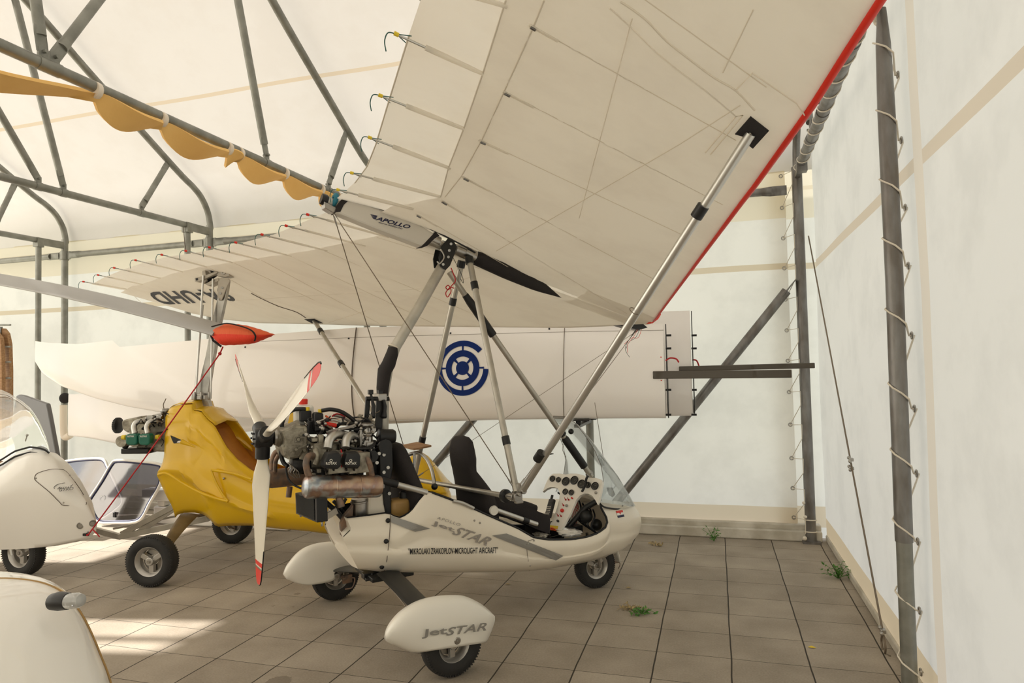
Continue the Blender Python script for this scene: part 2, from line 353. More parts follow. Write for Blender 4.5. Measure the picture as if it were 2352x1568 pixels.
# roof profile (y, z): wall top, curved eave, slope, ridge and down again
prof = [(YB, 3.55), (YB-.05, 3.75), (YB-.17, 3.93), (YB-.33, 4.05), (YB-.62, 4.2), (5.27, 4.87), (4.6, 5.28), (3.0, 6.15), (1.9, 6.55)]
prof = smooth_path([(0, a, c) for a, c in prof], 5); prof = [(p[1], p[2]) for p in prof]
prof += [(2*1.9-a, c) for a, c in reversed(prof[:-1])]
YF = 2*1.9 - YB
b = MB(); xs = np.linspace(XL, XR+.02, 40)
b.grid([[(x, a, c + .006*math.sin(x*2.6+a)*(1 if 0 < i < len(prof)-1 else 0)) for i, (a, c) in enumerate(prof)] for x in xs])
struct(b.build('ceiling', 'roof', ang=60))
def wall_sheet(name, m, pts_fn, nu, nv):
    b = MB(); b.grid([[pts_fn(i/(nu-1), j/(nv-1)) for j in range(nv)] for i in range(nu)]); return struct(b.build(name, m, ang=60))
def backw(u, v):
    x = lerp(XL, .70, u); z = lerp(.10, 3.56, v)
    return (x, YB - .0 + .012*math.sin(x*7)*math.sin(z*2.0), z)
wall_sheet('wall_back', 'wallB', backw, 70, 14)
b = MB(); b.grid([[(x, YB+.09, z) for z in (0, 3.7)] for x in (.55, XR+.03)]); struct(b.build('wall_corner', 'wallB'))
wall_sheet('wall_front', 'wallB', lambda u, v: (lerp(XL, XR, u), YF, lerp(0, 3.56, v)), 8, 4)
def gable(x, m, name, holes=()):
    def top(y):
        yy = [p[0] for p in reversed(prof)]; zz = [p[1] for p in reversed(prof)]
        return float(np.interp(y, yy, zz))
    ys = sorted(set(list(np.linspace(YF, YB, 60)) + [h for H in holes for h in H[:2]])); b = MB()
    zs = sorted(set([0, .03, .5, 1, 1.5, 2, 2.5, 3, 3.5] + [h for H in holes for h in H[2:]]))
    for y0, y1 in zip(ys, ys[1:]):
        for i, z0 in enumerate(zs):
            z1 = zs[i+1] if i+1 < len(zs) else None
            ym, zm = (y0+y1)/2, (z0+(z1 if z1 else z0+.05))/2
            if any(H[0] < ym < H[1] and H[2] < zm < H[3] for H in holes): continue
            a0, a1 = (z1, z1) if z1 is not None else (max(top(y0), z0), max(top(y1), z0))
            c0, c1 = min(z0, max(top(y0), 3.5)), min(z0, max(top(y1), 3.5)); a0 = min(a0, max(top(y0), 3.5)); a1 = min(a1, max(top(y1), 3.5))
            if a0-c0 < 1e-4 and a1-c1 < 1e-4: continue
            w = lambda y, z: x + .012*math.sin(y*3.1+z)*math.sin(z*1.3)
            b.add([(w(y0, c0), y0, c0), (w(y1, c1), y1, c1), (w(y1, a1), y1, a1), (w(y0, a0), y0, a0)], [(0, 1, 2, 3)])
    return struct(b.build(name, m, ang=60))
gable(XR, 'wallR', 'wall_right')
gable(XL, 'wallR', 'wall_left', holes=[(3.83, 5.9, 0, 3.45), (1.9, 2.06, 4.35, 4.95), (2.14, 2.42, 4.3, 4.95)])

# kerb and rails at the foot of the walls
b = MB(); b.box((-4.9, YB-.02, .05), (11.6, .16, .10)); b.box((-4.9, YB+.0, .12), (11.6, .10, .06)); struct(b.build('trim_1', 'kerb', bevel=.012))
b = MB(); b.cyl((XL, YB-.03, .105), (.66, YB-.03, .105), .012, n=10); struct(b.build('trim_2', 'galvw'))
b = MB(); b.box((XR+.015, 1.9, .03), (.06, 10.2, .06)); struct(b.build('trim_3', 'kerb', bevel=.01))

# ---------------------------------------------------------------- trusses
def flatpipe(b, p, q, r, fl_=.13):
    """tube whose ends are pressed flat for the bolt"""
    p = np.array(p, float); q = np.array(q, float); d = (q-p)/np.linalg.norm(q-p)
    b.tube([p+d*fl_*.7, q-d*fl_*.7], r, 14)
    for e, s in ((p, 1), (q, -1)):
        side = V([1., 0, 0]) if abs(d[0]) < .8 else V([0, 1., 0]); w = np.cross(d, side); w /= np.linalg.norm(w)
        a = e; c = e + s*d*fl_*.75; g = e + s*d*fl_*1.15
        rows = []
        for pt, hw, th in ((a, r*1.25, .007), (c, r*1.25, .010), (g, r*1.0, r*.98)):
            rows.append([pt + w*hw*math.cos(t) + side*th*math.sin(t) for t in np.linspace(0, 2*math.pi, 13)[:-1]])
        b.grid(rows, closev=True, capu=True)
def bracket(b, p, r):
    b.lathe([(r*1.12, -.035), (r*1.12, .035)], p, (0, 1, 0), 16)
    b.box(np.array(p)+V([0, 0, r+.02]), (.014, .06, .07))
    b.cyl(np.array(p)+V([-.03, 0, r+.035]), np.array(p)+V([.03, 0, r+.035]), .011, n=8)
def seat_on(X, px, py): return WF.see(px, py, 0, X)
CHZ = {0: 3.49, 1: 3.49, 2: 3.49, 3: 3.49, 4: 3.50}
uppath = [(p, c) for p, c in prof]
def upper(X, off=.085):
    pts = []
    P = [V([X, a, c]) for a, c in prof]
    for i, p in enumerate(P):
        d = P[min(i+1, len(P)-1)]-P[max(i-1, 0)]; n = V([0, d[2], -d[1]]); n /= np.linalg.norm(n)
        if (n @ (V([X, 1.9, 3.])-p)) < 0: n = -n
        pts.append(p+n*off)
    return pts
labs = ['galvanised roof truss farthest left, its two posts standing right of the plywood rack',
        'galvanised roof truss whose posts stand behind the rotor head of the yellow autogyro',
        'galvanised roof truss with the wavy yellow foam strip tied under its lower pipe',
        'galvanised roof truss mostly hidden above the big white wing, its foot behind the windshield',
        'brown-stained gable truss along the right wall with cord laced round its sloping pipe']
node_lists = {0: [], 1: [], 2: []}
for i, X in enumerate(TX):
    mt = 'galv' if i < 4 else 'galvw'
    t = thing('roof_truss', labs[i], 'roof truss', Frame((X, YB-.1, 0), 0), 'roof trusses of the tent hangar')
    o = V([X, YB-.1, 0])
    zc = CHZ[i]; r = .036 if i < 4 else .043
    up = [p-o for p in upper(X)]
    MB().tube([V([0, 0, 3.5])]+up+[V([0, YF-YB+.2, 3.5])], .036 if i < 4 else .034, 14).build('upper_chord', mt, t)
    b = MB(); b.tube([V([0, 0, 0]), V([0, 0, 3.56])], .04 if i < 4 else .048, 16); b.box((0, 0, .01), (.16, .16, .02)); b.build('post', mt, t)
    MB().tube([V([0, YF-YB+.2, 0]), V([0, YF-YB+.2, 3.56])], .04, 16).build('post', mt, t)
    if i < 3:
        MB().tube([V([0, -.37, 0]), V([0, -.37, zc])], .034, 14).build('post', mt, t)
    b = MB(); yend = YF-(YB-.1)+.05
    b.tube([V([0, -.40, zc]), V([0, yend, zc])], r, 16); b.box((0, -.2, zc-.01), (.05, .42, .09)); b.box((0, -.37, zc-.03), (.09, .09, .12)); b.build('lower_chord', mt, t, bevel=.004)
    # webs: (chord y, roof y)
    if i in (0, 1): webs = [(seat_on(X, 325, 478)[1] if i == 1 else 6.0, seat_on(X, 385, 370)[1] if i == 1 else 6.25), (seat_on(TX[1], 145, 432)[1], 4.45), (4.70, 2.9), (2.6, 2.6)]
    elif i == 2: webs = [(seat_on(X, 755, 432)[1], seat_on(X, 795, 300)[1]), (seat_on(X, 612, 362)[1], 4.35), (2.93, 4.05), (2.86, 2.45)]
    elif i == 3: webs = [(5.9, 6.2), (4.9, 4.4), (2.9, 4.0), (2.8, 2.4)]
    else: webs = [(5.9, 6.2), (5.3, 5.6), (4.2, 4.4), (2.9, 4.0), (2.8, 2.4)]
    yy = [p[1]+o[1] for p in reversed(up)]; zz = [p[2] for p in reversed(up)]
    for yc, yu in webs:
        zu = float(np.interp(yu, yy, zz)); b = MB()
        if abs(zu-zc) < .15: continue
        flatpipe(b, V([X, yc, zc+.07])-o, V([X, yu, zu-.04])-o, .031); b.build('web_pipe', mt, t)
        b = MB(); bracket(b, V([X, yc, zc])-o, r); b.build('bracket', mt, t)
# eaves rails between the trusses
RZ = 3.345
plab = ['leftmost horizontal galvanised eaves pipe, ending at the left frame edge', 'horizontal galvanised eaves pipe above the rotor blade, between the two left truss posts', 'horizontal galvanised eaves pipe right of the rotor head, running behind the far wing trailing edge', 'horizontal galvanised eaves pipe hidden above the big wing', 'horizontal eaves pipe meeting the corner post beyond the red leading edge']
for i in range(5):
    a = XL if i == 0 else TX[i-1]; c = TX[i]
    b = MB(); flatpipe(b, (a+.096, YB-.11, RZ), (c-.096, YB-.11, RZ), .038, .2)
    tag(b.build('eaves_pipe', 'galv' if i < 4 else 'galvw'), plab[i], 'pipe', 'eaves pipes along the back wall')
for i, X in enumerate(TX[:4]):
    b = MB(); b.box((X, YB-.10, RZ), (.19, .015, .11)); b.lathe([(.052, -.06), (.052, .06)], (X, YB-.1, RZ), (0, 0, 1), 16)
    tag(b.build('pipe_clamp', 'galv', bevel=.003), 'galvanised clamp joining the eaves pipes at the ' + ['leftmost', 'second', 'third', 'fourth'][i] + ' truss post of the back wall', 'clamp', 'clamps on the back wall posts')
# wall braces
def brace(p, q, lab):
    b = MB(); flatpipe(b, p, q, .045, .18); tag(b.build('diagonal_brace', 'galvw'), lab, 'brace', 'diagonal wall braces')
brace((.745, YB-.13, 2.47), (-1.22, YB-.13, .06), 'galvanised diagonal brace from the corner post down behind the nose of the white trike')
brace((-1.32, YB-.13, 2.47), (-3.55, YB-.13, .06), 'galvanised diagonal brace glimpsed under the stored wing behind the front seat')
# lower rail of the wall seen left
# ---------------------------------------------------------------- gable post with laced membrane
t = thing('gable_post', 'thick vertical galvanised pipe nearest the camera at right, cord spiralled round it', 'post', Frame((.87, 3.72, 0), 0))
pp = [WF.see(x, y, 0, .85)-V([.87, 3.72, 0]) for x, y in ((2030, 100), (2037, 250), (2057, 640), (2070, 1000), (2078, 1400))]
ztop = pp[0][2]; zs = [p[2] for p in pp]; path = [V([-.02, .5*p[1], p[2]]) for p in pp]
path = [V([path[0][0], path[0][1], 3.45])] + path[:] + [V([path[-1][0], path[-1][1], 0])]
MB().tube(path[:1] + path[1:4] + [lerp(path[4], path[5], .6)], [.02, .034] + [.04]*3, 18).build('upper_tube', 'galvw', t)
MB().tube([lerp(path[4], path[5], .55), path[-1]], .036, 18).build('inner_tube', 'galv', t)
post_y = lambda z: 3.72 + float(np.interp(z, [p[2] for p in reversed(path)], [p[1] for p in reversed(path)]))
def grommet(lab, p, ax, R=.016):
    o = MB().torus((0, 0, 0), ax, R, .005, 16, 6).build('eyelet', 'steel'); o.location = p; return tag(o, lab[0], 'eyelet', lab[1])
# spiral lacing: one cord with eyelets in the membrane
lz = [.10, .34, .60, .89, 1.17, 1.46, 1.75, 2.04, 2.33, 2.62, 2.92]
eyes = [(2062, 172), (2070, 322), (2079, 477), (2086, 610), (2094, 770), (2100, 938), (2105, 1087), (2108, 1243), (2112, 1402), (2115, 1543)]
pts = []
for k, (ex, ey) in enumerate(eyes):
    E_ = WF.see(ex, ey, 0, XR-.012); z = E_[2]; y = post_y(z)
    grommet(('metal eyelet in the row beside the thick right-hand post', 'eyelets beside the right-hand post'), E_, (1, 0, 0))
    zz_ = z + .13
    pts += [V([.87, y+.04, zz_+.03]), V([.85-.03, y+.035, zz_+.01]), V([.85-.046, y, zz_]), V([.85-.034, y-.032, zz_-.02]), V([.85, y-.046, zz_-.045]), V([.85+.034, y-.034, zz_-.075]), E_ + V([-.012, .0, 0]), E_+V([.012, .0, 0])]
tag(MB().tube(pts, .0045, 6).build('lacing_cord', 'cord'), 'white cord laced in slanting turns round the thick right-hand post', 'cord')
# cord wound round the gable chord
b = MB(); y0, y1 = 3.8, 6.85; pts = []
n_ = 12
for k in range(n_*14):
    a = 2*math.pi*k/14; y = lerp(y1, y0, k/(n_*14)); pts.append(V([TX[4]+.047*math.cos(a), y, 3.50+.047*math.sin(a)]))
tag(MB().tube(pts, .005, 5).build('lacing_cord', 'cord'), 'white cord wound in rings round the pipe rising along the top of the right wall', 'cord')
tag(MB().tube([WF.see(2010, 45, 0, .84), WF.see(2030, 110, 0, .88), WF.see(2059, 172, 0, .93)], .005, 6).build('cord_end', 'cord'), 'short slack white cord from the top knot to the highest eyelet', 'cord')
b = MB(); b.ball(WF.see(2012, 34, 0, .84), .035); b.torus(WF.see(2016, 40, 0, .84), (1, .3, 0), .03, .008); tag(b.build('cord_knot', 'cord'), 'bundled knot of white cord at the head of the right-hand post', 'knot')
# corner lacing of the back wall membrane
pts = []
cy = [(1810, 402), (1808, 403), (1811, 476), (1814, 546), (1817, 615), (1820, 687), (1821, 758), (1823, 828), (1823, 900), (1824, 975), (1826, 1052), (1827, 1121), (1825, 1188)]
for ex, ey in cy[1:]:
    E_ = WF.see(ex, ey, 1, YB-.02); E_[0] = min(E_[0], .665); grommet(('metal eyelet on the edge of the back wall beside the corner post', 'eyelets beside the corner post'), E_, (0, 1, 0)); z = E_[2]
    pts += [E_+V([0, .01, 0]), E_+V([.0, -.012, 0]), V([.755, YB-.14, z+.01]), V([.75, YB-.145, z-.12])]
tag(MB().tube(pts, .0035, 5).build('lacing_cord', 'cord'), 'white cord lacing the back wall membrane to the corner post', 'cord')
b = MB()
for z in (.10, .21): b.torus((.80, YB-.1, z), (0, .1, 1), .052, .006, 20, 6)
b.ball((.74, YB-.16, .05), .02); b.ball((.75, YB-.17, .25), .016); b.ball((.74, YB-.17, .38), .014)
tag(b.build('cord_wrapping', 'cord'), 'turns of white cord tied round the foot of the corner post', 'cord')
# bracing cable on the right wall
t = thing('bracing_cable', 'thin steel cable running down the right wall to a loop at the floor', 'cable', Frame((.9, 4.2, 0), 0))
o = V([.9, 4.2, 0]); ca = WF.see(1857, 542, 0, .88); cc = WF.see(1955, 1065, 0, .88); cb = WF.see(2028, 1452, 0, .88)
MB().tube([ca-o, cc-o, cb-o], .006, 8).build('cable', 'cable', t)
b = MB(); lp = [cb, cb+V([0, .05, -.07]), cb+V([0, .0, -.13]), cb+V([0, -.05, -.07]), cb]; b.tube([p-o for p in smooth_path(lp)], .006, 8)
b.tube([cb+V([0, 0, -.12])-o, V([.90, cb[1]-.06, 0.0])-o], .006, 6); b.build('loop', 'cable', t)
for p in (cb+V([0, 0, .01]), cc+V([0, 0, .03]), cc+V([0, .0, -.03])):
    b = MB(); b.box(p-o, (.03, .04, .022)); b.ball(p-o+V([-.01, .02, .01]), .012); b.ball(p-o+V([-.01, -.02, -.01]), .012); b.build('cable_clamp', 'steel', t, bevel=.003)

# ---------------------------------------------------------------- yellow foam strips
def foam_strip(X, ties, name, lab, w=.09):
    t = thing(name, lab, 'foam strip', Frame((X, ties[0][0], EAVE), 0), 'foam strips under the truss pipes'); o = V([X, ties[0][0], EAVE])
    rows = []
    for k in range(len(ties)-1):
        (ya, ta), (yb_, tb) = ties[k], ties[k+1]; n = 14
        for j in range(n + (k == len(ties)-2)):
            s = j/n; y = lerp(ya, yb_, s); sag = .036 + .022 + .42*abs(ya-yb_)*.22*math.sin(math.pi*s)**1.3
            ww = w*(.30+.70*math.sin(math.pi*s)**.5); a = lerp(1.25, .12, s**.8)*(1 if k % 2 == 0 else 1)
            u = V([math.cos(a), 0, math.sin(a)]); nrm = V([-math.sin(a), 0, math.cos(a)])
            c = V([X, y, EAVE-sag-.3*ww*abs(math.sin(a))])
            rows.append([c-u*ww-nrm*.011-o, c+u*ww-nrm*.011-o, c+u*ww+nrm*.011-o, c-u*ww+nrm*.011-o])
    b = MB(); b.grid(rows, closev=True, capu=True); b.build('strip', 'foam', t, ang=50)
    for y, _ in ties:
        b = MB(); b.torus(V([X, y, EAVE-.02])-o, (0, 1, 0), .052, .003, 20, 6); b.lathe([(.053, -.016), (.055, 0), (.053, .016)], V([X, y, EAVE-.02])-o, (0, 1, 0), 18, False); b.build('tape', 'tape', t)
Y2 = lambda px, py: WF.see(px, py, 0, TX[2])[1]
ty = [Y2(225, 215), Y2(370, 275), Y2(522, 340), Y2(548, 350), Y2(652, 395), Y2(735, 430), Y2(775, 452)]
foam_strip(TX[2], [(1.2, .2), (ty[0]-.02, .2), (ty[1], -1.0), (ty[2], .4), (ty[3], -.9), (ty[4], .2), (ty[5], .6), (ty[6], -.8)][0:8], 'foam_strip', 'wavy yellow foam strip taped under the near truss pipe at upper left')
foam_strip(TX[3], [(1.5, .2), (2.3, .6), (2.74, -.3)], 'foam_strip', 'yellow foam strip end showing at the top edge left of the wing trailing edge', .11)
# thin cords hung over the truss
b = MB(); X = TX[1]; A0 = WF.see(421, 512, 0, X); B0 = WF.see(437, 585, 0, X); A1 = WF.see(434, 525, 0, X)
b.tube([WF.see(421, 520, 0, X), WF.see(427, 590, 0, X)], .004, 5); b.tube([WF.see(421, 516, 0, X-.0), WF.see(430, 512, 0, X), WF.see(434, 528, 0, X), WF.see(437, 590, 0, X)], .004, 5)
tag(b.build('hanging_cord', 'rope'), 'thin dark cord looped over the truss pipe above the far wing tip', 'cord')

# ================================================================ the white microlight trike
T = Frame((-2.127, 4.036, 0), 48)
P = T.see
trike = thing('microlight_trike', 'ivory open two-seat microlight trike with big white strutted wing, in the centre foreground', 'microlight aircraft', T)
def part(b, name, m, parent=None, **k): return b.build(name, m, parent or trike, **k)
def label(o, s): o['label'] = s; return o

# ---- pod
def Wd(u): return .285*(min(1, .72+u*1.6)) * (1 if u < .72 else math.sqrt(max(0, 1-((u-.72)/.28)**2.2)))
def pod_patch(top, bot, left, right, nu=64, nv=18, wf=Wd, vprof=None, Fr_=T):
    g = coons(top, bot, left, right, nu, nv); rows = []
    vprof = vprof or (lambda v: (.94+.06*math.sin(math.pi*min(1, v*1.6))) if v < .62 else .45+.55*math.sqrt(max(0, 1-((v-.62)/.40)**2)))
    for i in range(nu):
        rows.append([Fr_.see(*g[i, j], 1, -max(wf(i/(nu-1))*vprof(j/(nv-1)), .0)) for j in range(nv)])
    return rows
rim_px = [(797, 1190), (843, 1185), (893, 1178), (897, 1183), (918, 1190), (936, 1182), (950, 1168), (960, 1153), (982, 1128), (1034, 1147), (1086, 1168), (1137, 1191), (1188, 1213), (1212, 1227), (1225, 1235), (1262, 1240), (1316, 1239), (1350, 1233), (1372, 1225), (1390, 1213), (1396, 1197), (1391, 1184), (1383, 1172), (1377, 1158), (1388, 1164), (1410, 1168), (1430, 1168), (1453, 1161)]
bot_px = [(823, 1305), (850, 1308), (878, 1312), (945, 1313), (1006, 1314), (1086, 1313), (1150, 1312), (1214, 1310), (1262, 1305), (1335, 1292), (1372, 1284), (1408, 1273), (1430, 1261), (1447, 1249)]
rows = pod_patch(rim_px, bot_px, [(797, 1190), (808, 1216), (788, 1236), (804, 1270), (823, 1305)], [(1453, 1161), (1464, 1172), (1471, 1186), (1473, 1202), (1466, 1226), (1447, 1249)])
mir = lambda r_: [V([p[0], -p[1], p[2]]) for p in r_]
b = MB(); full = [list(r_) + [V([r_[-1][0], 0, r_[-1][2]-.012])] + list(reversed(mir(r_))) for r_ in rows]
b.grid(full); b.add(full[0], [tuple(range(len(full[0])))])
pod = part(b, 'fuselage_pod', 'white', solid=.006, ang=50)
sh = lambda r_: [V([p[0], p[1]*.975, p[2]+.004]) for p in r_]
b = MB(); b.grid([[q*V([1, .965, 1])+V([0, 0, .008]) for q in r_] for r_ in full[:55]]); part(b, 'cabin_lining', 'lining', ang=50)
# black edge trim along the cockpit opening
def side_edge(k0, k1, r, dz=0.003):
    for s in (1, -1):
        b = MB(); b.tube([V([p[0], s*p[1], p[2]+dz]) for p in [rr[0] for rr in rows[k0:k1]]], r, 8); part(b, 'edge_trim', 'black')
side_edge(18, 58, .008)
# nose deck in front of the panel (closed top under the windshield)
deck = []
dl = [rows[i][0] for i in range(55, len(rows))]
b = MB(); g = []
pz = [P(*q, 1, -.27) for q in ((1377, 1158), (1388, 1164))]
for p in dl:
    w = abs(p[1]); g.append([V([p[0], w*math.cos(a)*-1, p[2] + .34*w*math.sin(a)]) for a in np.linspace(0, math.pi, 15)])
b.grid(g); part(b, 'nose_deck', 'white')
# base rim of the windshield
b = MB()
wb = smooth_path([P(1377, 1155, 1, -.27), P(1388, 1164, 1, -.245), P(1410, 1168, 1, -.18), P(1430, 1168, 1, -.11), P(1453, 1161, 1, -.0)], 5)
b.tube(wb + list(reversed([V([p[0], -p[1], p[2]]) for p in wb])), .007, 8); part(b, 'windshield_seal', 'black')
# ---- windshield
ws_rows = [((1377, 1153, -.27), (1453, 1160, 0), .27), ((1386, 1104, -.235), (1432, 1125, 0), .25), ((1381, 1070, -.20), (1412, 1092, 0), .235), ((1366, 1034, -.17), (1385, 1056, 0), .215), ((1344, 1000, -.15), (1355, 1015, 0), .18), ((1322, 972, -.12), (1326, 980, 0), .14), ((1302, 957, -.07), (1303, 957, 0), .08)]
g = []
for (nx, ny, yv), (cx, cy_, _), yf in ws_rows:
    a = P(nx, ny, 1, yv); c = P(cx, cy_, 1, 0); f = V([a[0]-.02, yf, a[2]+.0]); r_ = []
    for k in range(15):
        t_ = k/14; y = lerp(a[1], f[1], t_); e = 1-abs(y/ (abs(a[1]) if y < 0 else yf))**2.2
        base = lerp(a, f, t_); r_.append(V([lerp(base[0], c[0], e), y, lerp(base[2], c[2], e)]))
    g.append(r_)
b = MB(); b.grid(g); wsh = part(b, 'windshield', 'plex', ang=60, solid=.003)
b = MB(); edge = [r_[0] for r_ in g] + [q for q in g[-1][1:-1]] + [r_[-1] for r_ in reversed(g)]
b.tube(edge, .0022, 6); b.build('windshield_edge', 'rope', wsh)
b = MB(); q = [P(*a, 1, -.20) for a in ((1393, 1120), (1406, 1119), (1413, 1135), (1407, 1142), (1398, 1136))]; b.prism(q, (.004, .004, 0)); b.build('fresh_air_vent', 'silv', wsh)
for a in ((1381, 1148), (1430, 1161)): MB().ball(P(*a, 1, -.24 if a[0] < 1400 else -.12), .006).build('screw', 'steel', wsh)
MB().tube([P(1366, 924, 1, 0), P(1388, 1065, 1, 0)], .0022, 6).build('whip_antenna', 'cable', trike)

# ---- instrument panel, on its own slanted plane
q0, q1, q2 = P(1262, 1095, 1, .25), P(1383, 1106, 1, -.25), P(1265, 1216, 1, .0)
pn = np.cross(q1-q0, q2-q0); pn /= np.linalg.norm(pn)
if pn[0] > 0: pn = -pn
on_panel = lambda x, y: T.on(x, y, pn, q0)
Z6 = lambda X, Y: (1000+X/3.733, 900+Y/3.733)
out = [(960, 1178), (1000, 1110), (1035, 1010), (1060, 925), (1066, 870), (1050, 828), (1020, 815), (985, 815), (950, 830), (918, 855), (945, 785), (975, 725), (1005, 698), (1070, 697), (1115, 706), (1160, 697), (1215, 698), (1262, 710), (1310, 732), (1380, 735), (1425, 752), (1432, 775), (1420, 850), (1400, 930), (1388, 962), (1372, 930), (1345, 892), (1310, 872), (1275, 870), (1240, 885), (1205, 925), (1180, 985), (1150, 1050), (1110, 1120), (1072, 1186)]
b = MB(); b.prism([on_panel(*Z6(*q)) for q in out], -pn*.025)
panel = part(b, 'instrument_panel', 'fair', smooth=False, bevel=.003)
pu, pv = perp(pn)
def dial(x, y, r, name='gauge'):
    c = on_panel(*Z6(x, y)); o = MB().lathe([(r, 0), (r*1.05, .004), (r*1.02, .012), (r*.86, .013), (r*.84, .008)], c, pn, 28).build(name, 'black', panel)
    f = MB(); f.lathe([(r*.84, .0075), (r*.84, .0085)], c, pn, 24); f.build('dial', 'dial', o)
    f = MB()
    for k in range(12):
        a = k*math.pi/6; d = math.cos(a)*pu+math.sin(a)*pv; e = -math.sin(a)*pu+math.cos(a)*pv
        f.add([c+pn*.0092+d*r*.64-e*.0008, c+pn*.0092+d*r*.64+e*.0008, c+pn*.0092+d*r*.78+e*.0008, c+pn*.0092+d*r*.78-e*.0008], [(0, 1, 2, 3)])
    a = random.uniform(0, 6.28); d = math.cos(a)*pu+math.sin(a)*pv; e = -math.sin(a)*pu+math.cos(a)*pv
    f.add([c+pn*.0095-e*.001, c+pn*.0095+e*.001, c+pn*.0095+d*r*.6], [(0, 1, 2)]); f.build('needle', 'greyl', o, smooth=False, fix=False)
for x, y, r in ((1007, 745, .024), (1058, 754, .021), (1121, 768, .034), (1194, 759, .034), (1257, 791, .034), (1311, 800, .024), (1371, 808, .030), (1117, 856, .023), (1169, 864, .022)): dial(x, y, r)
for x, y in ((1120, 925), (1145, 925), (1100, 972), (1055, 1062), (1080, 1065)):
    c = on_panel(*Z6(x, y)); b = MB(); b.cyl(c, c+pn*.008, .006, n=10); b.tube([c, c+pn*.024+V([0, 0, .008])], [.003, .002], 6); b.build('toggle_switch', 'redrope', panel)
for x, y, r, m_ in ((1090, 1018, .014, 'red'), (1175, 912, .006, 'red'), (1128, 975, .010, 'steel'), (1054, 1108, .009, 'black'), (1380, 866, .010, 'steel')):
    c = on_panel(*Z6(x, y)); MB().lathe([(r, 0), (r, .012), (r*.7, .017)], c, pn, 18).build('knob', m_, panel)
c = [on_panel(*Z6(*q))+pn*.002 for q in ((970, 1165), (1048, 1175), (1054, 1150), (985, 1142))]; MB().prism(c, pn*.0008).build('placard', 'yel2', panel, smooth=False)
c = [on_panel(*Z6(*q))+pn*.002 for q in ((985, 1142), (1025, 1148), (1030, 1122), (992, 1118))]; MB().prism(c, pn*.0008).build('placard', 'fair', panel, smooth=False)
c0 = [on_panel(*Z6(*q)) for q in ((1325, 735), (1312, 760), (1306, 800), (1290, 840), (1275, 868))]
pth = smooth_path(c0, 12); pts = []
for i, p in enumerate(pth):
    for j in range(6):
        a = 2*math.pi*j/6; qn = pth[min(i+1, len(pth)-1)]; pts.append(lerp(p, qn, j/6) + pn*(.030+.008*math.cos(a)) + pu*.008*math.sin(a))
MB().tube(pts, .0018, 5).build('coiled_lead', 'black', panel)
# dark clutter behind the panel arch: rudder pedals, steering fork and wiring
b = MB()
for k in range(5):
    a = P(1330+k*8, 1150+k*5, 1, -.05-.03*k); b.tube(smooth_path([a, a+V([.03, .02, -.06]), a+V([-.02, 0, -.13]), a+V([.05, -.02, -.2])]), .007, 6)
part(b, 'wiring_loom', 'black')
b = MB(); b.tube([P(1300, 1215, 1, -.02), P(1345, 1165, 1, -.1), P(1372, 1150, 1, -.16)], .022, 10); b.ball(P(1345, 1185, 1, -.10), .055); b.ball(P(1370, 1205, 1, -.08), .045); b.box(P(1315, 1215, 1, -.04), (.12, .10, .06)); part(b, 'steering_gear', 'blackm')
b = MB()
for k in range(6):
    a = P(1312+k*2, 1130+k*8, 1, 0); b.tube(smooth_path([a, a+V([.02, -.03, -.03]), a+V([.03, .02, -.08]), a+V([-.01, 0, -.14])]), .0022, 5)
part(b, 'red_wires', 'redrope')
# crumpled map bag on the cabin floor (things lying loose)
def crumple(name, px, py, yv, sx, sy, sz, m_, lab, cat, seed=1):
    rnd = random.Random(seed); c = P(px, py, 1, yv); b = MB(); rows_ = []
    for i in range(13):
        th = math.pi*i/12; rows_.append([c+V([sx*math.sin(th)*math.cos(ph), sy*math.sin(th)*math.sin(ph), sz*math.cos(th)])*(1+rnd.uniform(-.28, .28)*math.sin(th)) for ph in np.linspace(0, 2*math.pi, 19)[:-1]])
    b.grid(rows_, closev=True, capu=True); o = b.build(name, m_, None, ang=25)
    o.location = T.o; o.rotation_euler = (0, 0, rad(48)); return tag(o, lab, cat)
crumple('plastic_bag', 1306, 1222, -.12, .09, .10, .022, 'gwhite', 'crumpled white plastic bag on the cockpit floor under the red wires', 'bag', 3)
crumple('orange_rag', 1272, 1213, -.0, .035, .05, .016, 'orcloth', 'small orange crumpled rag beside the plastic bag in the cockpit', 'rag', 4)
crumple('paper_bundle', 1243, 1227, -.1, .05, .06, .018, 'cord', 'crumpled pale paper bundle at the foot of the instrument console', 'paper', 5)
# hand-held radio clipped beside the console
rt = thing('handheld_radio', 'black handheld radio with keypad clipped beside the instrument console', 'radio', Frame(T.o, 48))
ra, rb = on_panel(*Z6(1020, 945))+pn*.03, on_panel(*Z6(985, 1080))+pn*.03
d = (rb-ra)/np.linalg.norm(rb-ra); sd_ = np.cross(d, pn)
b = MB(); b.box((ra+rb)/2, (np.linalg.norm(rb-ra)+.02, .052, .030), np.stack([d, sd_, pn], 1)); b.build('body', 'black', rt, bevel=.006)
b = MB(); b.cyl(ra-d*.0+sd_*.012, ra-d*.045+sd_*.012, .010, n=12); b.build('antenna_stub', 'blackm', rt)
b = MB()
for i in range(5):
    for j in range(3): b.box(lerp(ra, rb, .45+.11*i)+sd_*(.013*(j-1))+pn*.016, (.006, .009, .003), np.stack([d, sd_, pn], 1))
b.build('keypad', 'cord', rt, smooth=False)
b = MB(); b.box(lerp(ra, rb, .22)+pn*.0155, (.022, .036, .002), np.stack([d, sd_, pn], 1)); b.build('display', 'dial', rt)

